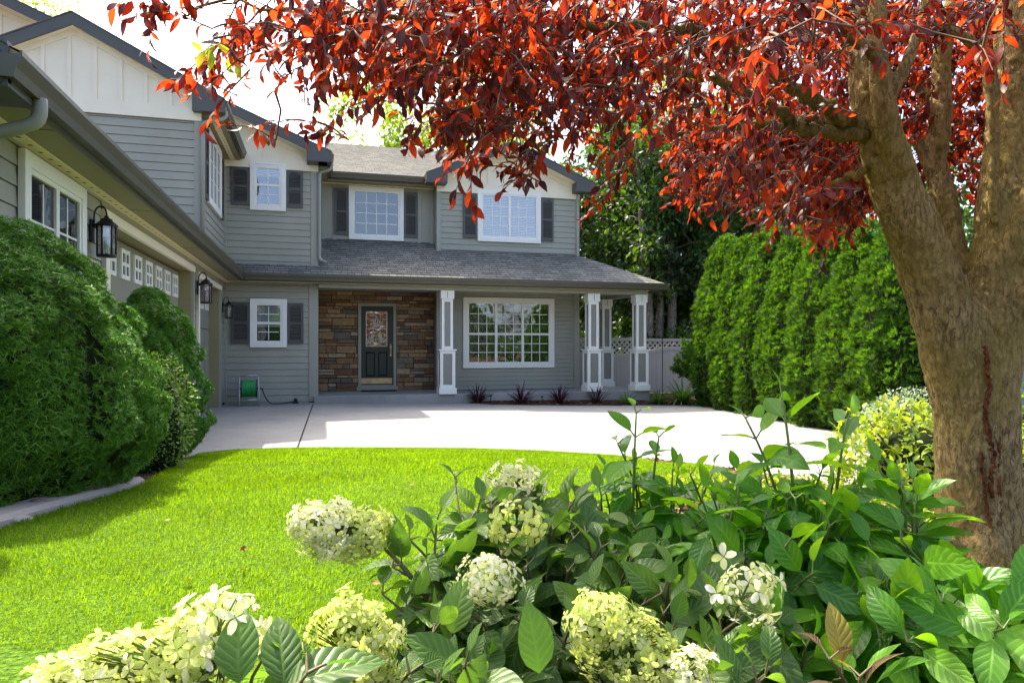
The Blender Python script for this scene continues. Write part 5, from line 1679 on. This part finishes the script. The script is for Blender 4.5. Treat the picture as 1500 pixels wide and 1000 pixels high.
def crown():
    r = np.random.default_rng(77)
    n = 6100
    u = r.uniform(150, 1640, n); v = r.uniform(-90, 430, n)
    u[5400:] = r.uniform(985, 1330, 700); v[5400:] = r.uniform(170, 380, 700)
    dlo = np.interp(u, [150, 500, 900, 1100, 1500], [1.75, 1.8, 1.95, 2.1, 2.2]); dhi = np.interp(u, [150, 500, 900, 1100, 1500], [2.3, 2.7, 3.5, 4.2, 4.3])
    d = dlo + (dhi - dlo) * r.uniform(0, 1, n) ** .9
    d[5400:] = r.uniform(3.1, 4.3, 700)
    k = accept(u, v, r) & ((v > -12) | (r.uniform(0, 1, n) < .3)); u, v, d = u[k], v[k], d[k]
    # deeper clusters dominate around the trunk so that the limbs stay visible
    near = (u > 1240) & (v > 40)
    d = np.where(near & (d < 3.15), 3.2 + (d - 2.1) * .9, d)
    arm = (u > 1000) & (u <= 1260) & (v > 95) & (v < 225) & (d < 3.3) & (r.uniform(0, 1, len(u)) < .8)
    d = np.where(arm, 3.35 + r.uniform(0, .9, len(u)), d)
    C = np.stack([px(a, b_, c) for a, b_, c in zip(u, v, d)])
    extra = [(685, 235, 2.1), (690, 262, 2.08), (765, 230, 2.1), (760, 258, 2.1), (748, 245, 2.1), (780, 240, 2.1), (890, 235, 2.9), (885, 265, 2.9), (875, 295, 2.9), (900, 225, 2.9), (905, 265, 2.9),
             (600, 195, 2.1), (480, 190, 2.0), (300, 118, 1.95), (330, 140, 1.95), (310, 90, 1.95), (285, 95, 1.9), (235, 12, 1.9), (222, 28, 1.9), (255, 18, 1.9), (205, -4, 1.9), (370, 185, 2.0), (420, 175, 2.0),
             (1290, 30, 2.0), (1250, 40, 1.7), (1160, 70, 1.6), (1470, 60, 1.75), (1440, 70, 1.8), (1205, 350, 3.0), (1180, 335, 3.0), (1150, 312, 2.9), (1120, 60, 1.6), (1110, 120, 1.65)]
    C = np.concatenate([C, np.stack([px(*e) for e in extra])])
    nv = len(C)
    # rest of the crown, above and behind the photographer
    m_ = 750
    q = rand_dirs(m_) * (r.uniform(0, 1, m_) ** .42)[:, None] * np.array((2.7, 2.3, 1.7)) + np.array((2.2, 2.2, 3.9))
    uu, vv, dd = project(q)
    hh = q[:, 2] - .9
    sx_, sy_ = q[:, 0] + .30 * hh, q[:, 1] - .59 * hh
    blocks = (sx_ > -.6) & (sx_ < 2.5) & (sy_ > .6) & (sy_ < 2.4) & (r.uniform(0, 1, len(q)) < .85)
    keep = ~blocks & ((dd < .3) | (vv < -110) | (uu > 1640)) & (q[:, 2] > 2.2)
    C = np.concatenate([C, q[keep]])
    # the side of the crown past the right edge of the photograph
    q = rand_dirs(520) * (r.uniform(0, 1, 520) ** .42)[:, None] * np.array((1.5, 1.6, 1.1)) + np.array((4.1, 1.7, 2.9))
    uu, vv, dd = project(q)
    C = np.concatenate([C, q[((uu > 1640) | (dd < .3)) & (q[:, 2] > 2.0)]])
    # twig per cluster
    tw = MB(PO); pos, dirs, nrm_, sz, gi = [], [], [], [], []
    ctr = np.array((TX, TY, 2.3))
    NET = np.zeros((len(BP) + 3 * len(C) + 8, 3)); NET[:len(BP)] = BP; nn_ = len(BP)
    dmin = np.array([((BP - c) ** 2).sum(1).min() for c in C])
    order = np.argsort(dmin)
    for i in order:
        c = C[i]; vis = i < nv
        out = norm(c - ctr)
        dr = norm(out * .6 + r.normal(size=3) * .55 + np.array((0, 0, -.25)))
        L = r.uniform(.12, .26)
        a = c - dr * L * .5; e = c + dr * L * .5 + np.array((0, 0, -.04))
        mid = (a + e) / 2 + np.array((0, 0, .02))
        if vis or i % 3 == 0:
            j = int(np.argmin(((NET[:nn_] - a) ** 2).sum(1))); root = NET[j].copy()
            dist = np.linalg.norm(root - a)
            if dist < .9:
                kink = (root + a) / 2 + r.normal(size=3) * .06 * dist + np.array((0, 0, .10 * dist))
                tw.tube([root, kink, a, mid, e], [.0042, .0034, .0028, .0020, .0010], 4, cap=False)
            NET[nn_:nn_ + 3] = [a, mid, e]; nn_ += 3
        nlf = r.integers(9, 16)
        for q_ in range(nlf):
            t_ = (q_ + .5) / nlf
            p = a * (1 - t_) ** 2 + 2 * mid * t_ * (1 - t_) + e * t_ ** 2
            side = norm(np.cross(dr, r.normal(size=3)))
            ld = norm(dr * r.uniform(.2, .9) + side * r.uniform(.5, 1.0) + np.array((0, 0, -r.uniform(.15, .9))))
            pos.append(p); dirs.append(ld); nrm_.append(norm(np.array((0, 0, 1.0)) + r.normal(size=3) * .55 + out * .3)); sz.append(r.uniform(.032, .066)); gi.append(i)
    tw.build('twig', M['twig'], plum)
    pos, dirs, nrm_, sz = map(np.array, (pos, dirs, nrm_, sz))
    RL = [leaf_template(.40, .22, .5, .1, 4, .46), leaf_template(.36, .35, .9, -.2, 4, .43), leaf_template(.44, .15, .3, .2, 4, .47), leaf_template(.38, .3, 1.3, .1, 4, .44)]
    # a few new green shoots on the left
    uu, vv, dd = project(pos)
    g = (np.hypot(uu - 300, vv - 66) < 20) | (np.hypot(uu - 336, vv - 92) < 12) | (np.hypot(uu - 245, vv - 40) < 6)
    idx = r.integers(0, 4, len(pos))
    scatter('crown', RL, idx[~g], pos[~g], frames(dirs[~g], nrm_[~g]), sz[~g], M['redleaf'], plum, origin=PO)
    if g.any():
        scatter('young_leaves', RL, idx[g], pos[g], frames(dirs[g], nrm_[g]), sz[g], M['springleaf'], plum, origin=PO)
    print('red leaves', len(pos), 'clusters', len(C), nv)
crown()

# ================================================================== HYDRANGEAS AND DOGWOOD IN FRONT
HL = [leaf_template(.56, .22, c, tw, 6, .42, wave=.06) for c, tw in ((.5, .1), (.9, -.15), (1.2, .2), (.3, -.1))]
DL = [leaf_template(.50, .20, c, tw, 6, .46) for c, tw in ((.4, .1), (.8, -.15), (.2, .15), (1.1, -.1))]
def petal_floret(seed):
    r = np.random.default_rng(seed); V, Tt, U = [], [], []
    for k in range(4):
        a = k * math.pi / 2 + r.uniform(-.2, .2); up = r.uniform(.05, .55); w = r.uniform(.42, .56); L = r.uniform(.85, 1.1)
        ca, sa = math.cos(a), math.sin(a); i = len(V)
        prof = [(0.06, 0.04), (.35, w * .9), (.7, w), (1.0, .22)]
        for (t_, ww) in prof:
            y = t_ * L; z = up * t_ - .25 * t_ * t_
            for s_ in (-1, 0, 1):
                x = s_ * ww * .5; zz = z + (.10 * abs(s_) * ww)
                V.append((x * ca - y * sa, zz, x * sa + y * ca)); U.append((.5 + .5 * s_, t_))
        for j in range(3):
            for q in range(2):
                p = i + j * 3 + q; Tt += [(p, p + 1, p + 4), (p, p + 4, p + 3)]
    return np.array(V, float), np.array(Tt), np.array(U, float)
FLOR = [petal_floret(s) for s in range(6)]
M['stemmix'] = paint('shrub_stem', (.13, .11, .05), .6, .35, 9, .3)
class Shrub:
    def __init__(self, name, root, label, cat, leafmat, temps, seed, group=None):
        self.o = np.array(root, float)
        self.t = empty(name, tuple(self.o), 0, label, cat, group)
        self.b = MB(self.o); self.droop = .38 if cat == 'dogwood' else .22; self.cam = np.zeros(3); self.stems = []; self.pos, self.dir, self.nn, self.sz = [], [], [], []
        self.r = np.random.default_rng(seed); self.mat = leafmat; self.temps = temps
    def stem(self, tip, leaves=5, L=.10, spacing=.075, rad=.0032, whorl=True, base=None, start=0.0):
        r = self.r; tip = np.array(tip, float)
        bs = self.o + np.array((r.normal() * .06, r.normal() * .06, 0)) if base is None else np.array(base, float)
        h = tip[2] - bs[2]
        side = tip - bs; side[2] = 0
        pts = curve([bs, bs + side * .25 + np.array((0, 0, h * .45)), bs + side * .68 + np.array((0, 0, h * .82)), tip], 7)
        n = len(pts)
        self.wb = MB(self.o); self.wb.tube(pts, list(np.linspace(rad * 1.9, rad * .6, n)), 6); self.stems.append(self.wb)
        seg = np.linalg.norm(np.diff(np.array(pts), axis=0), axis=1); cum = np.concatenate([[0], np.cumsum(seg)]); tot = cum[-1]
        ph = r.uniform(0, 3.14)
        for k in range(leaves):
            s_ = tot - start - k * spacing * r.uniform(.85, 1.2)
            if s_ < tot * .12: break
            p = np.array([np.interp(s_, cum, np.array(pts)[:, i]) for i in range(3)])
            p2 = np.array([np.interp(min(s_ + .02, tot), cum, np.array(pts)[:, i]) for i in range(3)]); ax = norm(p2 - p + 1e-6)
            x = norm(np.cross(ax, (0.3, .2, 1))) if abs(ax[2]) < .98 else np.array((1.0, 0, 0)); y = np.cross(ax, x)
            a = ph + k * math.pi / 2
            size = L * (np.interp(k, [0, 1, 2, 6], [.45, .8, 1.0, 1.05]) if whorl else 1.0) * r.uniform(.8, 1.15)
            lift = np.interp(k, [0, 1, 2, 6], [1.3, .7, .35, .05]) if whorl else .3
            for q in (0, math.pi):
                dd = math.cos(a + q) * x + math.sin(a + q) * y
                d_ = norm(dd + ax * lift + r.normal(size=3) * .18 + np.array((0, 0, -self.droop if k > 1 else 0)))
                st = p + d_ * .022
                self.wb.tube([p, st + np.array((0, 0, .003))], [.0022, .0016], 4, cap=False)
                self.pos.append(st); self.dir.append(d_); self.nn.append(norm(ax * .7 + np.array((0, 0, .5)) + dd * .35 + self.cam * .25 + r.normal(size=3) * .38)); self.sz.append(size)
        return pts
    def leaf(self, p, d, n, s):
        self.pos.append(np.array(p, float)); self.dir.append(norm(np.array(d, float))); self.nn.append(norm(np.array(n, float))); self.sz.append(s)
    def head(self, c, axis, rl, rw, n, size, mat='petal', open_=False, lab=None):
        "flower panicle: florets over an egg about the axis"
        r = self.r; c = np.array(c, float); axis = norm(np.array(axis, float))
        d = rand_dirs(n * 2); al = d @ axis
        d = d[al > -.75][:n]; al = d @ axis
        per = d - al[:, None] * axis
        w = rw * np.where(al > 0, 1 - .45 * al ** 2, 1.0)
        P = c + axis * (al * rl)[:, None] + per * w[:, None]
        az = np.arctan2(d @ np.cross(axis, (0.31, .52, .79)), d @ np.array((0.31, .52, .79)))
        ph = r.uniform(0, 6.28, 4)
        lump = 1 + .16 * np.sin(3 * az + ph[0] + 2 * al) + .13 * np.sin(5 * al + ph[1] + 2 * az) + .08 * np.sin(7 * az + ph[2] - 5 * al)
        P = c + (P - c) * lump[:, None]
        P = P + r.normal(size=P.shape) * (.13 if not open_ else .2) * rw
        nn = norm(per / rw + axis * (al / rl)[:, None] * rw * 1.2 / rw + r.normal(size=P.shape) * .3)
        R = frames(nn, rand_dirs(len(P)))
        o = scatter('flower_head', FLOR, r.integers(0, 6, len(P)), P, R, size * r.uniform(.55, 1.35, len(P)), M[mat], self.t, origin=self.o)
        if lab: o['label'] = lab
        b = MB(self.o)
        base = c - axis * rl
        for k in range(0, len(P), 2):
            mid_ = base + axis * max(0.0, float((P[k] - base) @ axis)) * .55
            b.tube([mid_, P[k]], [.0014, .0009], 3, cap=False)
        b.tube([base, c + axis * rl * .6], [.0035, .0015], 5)
        b.build('flower_stalk', M['stem'], o)
        return o
    def done(self):
        lv = None
        for w in self.stems: w.build('stem', M['stem' if self.t['category'] == 'dogwood' else 'stemmix'], self.t)
        n = len(self.pos); r = self.r
        lv = scatter('leaves', self.temps, r.integers(0, len(self.temps), n), np.array(self.pos), frames(np.array(self.dir), np.array(self.nn)), np.array(self.sz), self.mat, self.t, origin=self.o)

def ground_pt(u, d):
    q = px(u, 509, d); return np.array((q[0], q[1], tz(q[0], q[1])))
HG = 'white flowering hydrangeas in front'
# lower left corner, almost under the lens
s = Shrub('hydrangea', ground_pt(330, .92), "hydrangea in the lower left corner with a broad pale flower cluster over the lawn", 'hydrangea', M['hydleaf'], HL, 201, HG)
s.head(px(205, 985, .84), (-.80, .25, -.12), .125, .050, 420, .0125, 'petal'); s.stem(px(300, 995, .88), 2, .07, .06)
s.head(px(322, 922, .86), (.1, .1, .8), .044, .044, 46, .021, 'petal_white', True); s.stem(px(325, 960, .88), 2, .065, .05)
s.head(px(85, 1035, .80), (-.8, .1, -.1), .06, .042, 170, .0125, 'petal_white')
for (u, v, d) in ((450, 985, .80), (370, 990, .84), (260, 1015, .85), (420, 1040, .9)): s.stem(px(u, v, d), 3, .095, .05)
s.leaf(px(350, 1000, .80), (-.1, .2, 1), (-.2, -1, .3), .09); s.leaf(px(420, 1005, .80), (.9, .1, .25), (0, -.4, 1), .12)
s.done()
s = Shrub('hydrangea', ground_pt(540, 1.08), "hydrangea with one round lime green head at the lower edge, left of centre", 'hydrangea', M['hydleaf'], HL, 202, HG)
s.head(px(518, 955, 1.0), (-.12, -.1, 1), .074, .058, 460, .0122, 'petal'); s.stem(px(520, 1000, 1.02), 3, .10, .05)
for (u, v, d) in ((600, 985, 1.02), (560, 1020, 1.0), (470, 1010, 1.0), (640, 1000, 1.1)): s.stem(px(u, v, d), 4, .10, .06)
s.done()
s = Shrub('hydrangea', ground_pt(640, 1.5), "hydrangea reaching left over the lawn with a long cream flower head", 'hydrangea', M['hydleaf'], HL, 203, HG)
s.head(px(482, 772, 1.42), (-.95, .1, .10), .070, .050, 300, .0135, 'petal_white'); s.head(px(535, 780, 1.42), (.7, .1, .0), .055, .044, 230, .0125, 'petal')
s.stem(px(560, 800, 1.44), 5, .115, .06, .006)
for (u, v, d) in ((575, 830, 1.42), (600, 790, 1.45), (560, 870, 1.4), (640, 760, 1.55), (650, 850, 1.5), (690, 800, 1.55), (620, 905, 1.45), (655, 930, 1.4), (590, 930, 1.38), (700, 745, 1.65), (665, 700, 1.75)): s.stem(px(u, v, d), 5, .115, .055)
s.done()
s = Shrub('hydrangea', ground_pt(800, 1.45), "middle hydrangea of broad veined leaves with several loose white flower heads", 'hydrangea', M['hydleaf'], HL, 204, HG)
s.head(px(757, 705, 1.75), (.1, .1, .6), 
       .038, .064, 170, .0145, 'petal_white', True); s.stem(px(762, 730, 1.75), 3, .10, .06)
s.head(px(760, 768, 1.55), (.2, -.4, .3), .045, .05, 42, .022, 'petal', True); s.stem(px(775, 760, 1.57), 3, .10, .06)
s.head(px(715, 852, 1.32), (-.1, -.2, .9), .040, .050, 110, .0165, 'petal_white', True); s.stem(px(722, 885, 1.33), 4, .11, .055)
for k in range(58):
    u = s.r.uniform(590, 985); v = np.interp(u, [590, 700, 850, 1000], [880, 730, 705, 790]) + s.r.uniform(0, 260)
    d = np.interp(v, [700, 1000], [1.78, 1.15]) + s.r.uniform(-.10, .12)
    s.stem(px(u, v, d), 6, .122, .055, base=ground_pt(u * .45 + 440 + s.r.normal() * 40, d + .15))
s.leaf(px(790, 985, .98), (-.1, .1, 1), (.1, -1, .2), .10)
s.done()
s = Shrub('hydrangea', ground_pt(960, 1.25), "hydrangea with two yellow green flower heads at the bottom edge right of centre", 'hydrangea', M['hydleaf'], HL, 205, HG)
s.head(px(885, 922, 1.10), (-.45, -.15, .6), .056, .050, 360, .0118, 'petal'); s.head(px(940, 962, 1.08), (.6, -.1, -.3), .064, .046, 340, .0118, 'petal'); s.head(px(1000, 1000, 1.06), (.6, -.1, -.2), .05, .045, 230, .0122, 'petal_white')
s.stem(px(915, 955, 1.12), 3, .10, .05)
s.head(px(1090, 868, 1.25), (.05, -.3, .6), .05, .052, 44, .022, 'petal_white', True); s.stem(px(1085, 905, 1.27), 3, .11, .05)
for k in range(28):
    u = s.r.uniform(860, 1130); v = s.r.uniform(830, 1010); d = np.interp(v, [800, 1000], [1.5, 1.1]) + s.r.uniform(-.06, .1)
    s.stem(px(u, v, d), 6, .122, .055, base=ground_pt(u * .5 + 480, d + .12))
s.done()
DG = 'green leaved dogwoods in front of the tree'
s = Shrub('dogwood', ground_pt(960, 1.9), "dark leaved dogwood on thin stems between the lawn and the taller dogwood", 'dogwood', M['dogleaf'], DL, 211, DG)
for (u, v, d) in ((932, 605, 1.85), (905, 650, 1.9), (965, 640, 1.9), (985, 690, 1.85), (930, 700, 1.9), (900, 715, 1.85), (1005, 730, 1.8), (955, 745, 1.8), (1030, 760, 1.75), (1000, 800, 1.7), (890, 690, 2.0), (1045, 690, 1.95), (1065, 740, 1.8), (1040, 830, 1.6)):
    s.stem(px(u, v, d), 7, .105, .055)
for k in range(22):
    u = s.r.uniform(885, 1075); v = s.r.uniform(665, 850); d = np.interp(v, [650, 850], [2.0, 1.6]) + s.r.uniform(-.1, .1)
    s.stem(px(u, v, d), 6, .10, .055, base=ground_pt(u * .6 + 380, d + .1))
s.done()
s = Shrub('dogwood', ground_pt(1160, 1.62), "tallest dogwood with glossy bright green leaves standing before the drive", 'dogwood', M['dogleaf'], DL, 212, DG)
for (u, v, d) in ((1145, 578, 1.62), (1092, 612, 1.7), (1240, 618, 1.6), (1120, 690, 1.6), (1200, 700, 1.62), (1165, 730, 1.5), (1120, 760, 1.5), (1215, 770, 1.45), (1075, 740, 1.6), (1265, 730, 1.55), (1150, 800, 1.4), (1090, 810, 1.45), (1190, 840, 1.35)):
    s.stem(px(u, v, d), 7, .13, .058)
for k in range(24):
    u = s.r.uniform(1010, 1290); v = np.interp(u, [1010, 1140, 1240, 1300], [690, 700, 705, 735]) + s.r.uniform(0, 90); d = s.r.uniform(1.5, 1.85)
    s.stem(px(u, v, d), 6, .115, .05, base=ground_pt(u * .6 + 460, d + .1))
for k in range(20):
    u = s.r.uniform(1050, 1310); v = s.r.uniform(735, 960); d = np.interp(v, [700, 960], [1.75, 1.3]) + s.r.uniform(-.1, .15)
    s.stem(px(u, v, d), 6, .135, .06, base=ground_pt(u * .6 + 460, d + .15))
s.done()
s = Shrub('dogwood', ground_pt(1390, 1.55), "broad leaved dogwood hiding the foot of the plum tree trunk", 'dogwood', M['dogleaf'], DL, 213, DG)
for (u, v, d) in ((1290, 690, 1.6), (1340, 740, 1.5), (1320, 790, 1.4), (1395, 850, 1.45), (1420, 880, 1.35), (1485, 865, 1.3), (1505, 890, 1.2), (1380, 880, 1.25), (1300, 850, 1.35), (1290, 900, 1.3), (1470, 920, 1.15), (1330, 940, 1.2), (1250, 880, 1.35)):
    s.stem(px(u, v, d), 7, .145, .058)
for k in range(12):
    u = s.r.uniform(1285, 1375); v = s.r.uniform(700, 810); d = s.r.uniform(1.5, 1.8)
    s.stem(px(u, v, d), 6, .125, .055, base=ground_pt(u * .6 + 540, d + .1))
for k in range(26):
    u = s.r.uniform(1230, 1540); v = s.r.uniform(np.interp(u, [1230, 1330, 1400, 1540], [770, 790, 860, 870]), 1010); d = np.interp(v, [760, 1000], [1.6, 1.15]) + s.r.uniform(-.08, .15)
    s.stem(px(u, v, d), 6, .145, .06, base=ground_pt(u * .6 + 560, d + .15))
s.done()
# a few turning leaves low in the bed
s = Shrub('dogwood_sprout', ground_pt(1235, 1.12), "low sprout of yellowing and purple leaves at the bottom edge", 'plant', M['dryleaf'], DL, 214)
s.mat = leafy("turning_leaf", [(0, (.03, .012, .018)), (.45, (.05, .02, .02)), (.5, (.30, .26, .03)), (1, (.30, .22, .03))], ((.2, .05, .03), (.6, .5, .03)), .35, .4, .4, .4)
s.stem(px(1215, 965, 1.1), 2, .11, .05); s.stem(px(1260, 990, 1.06), 2, .10, .05)
s.done()
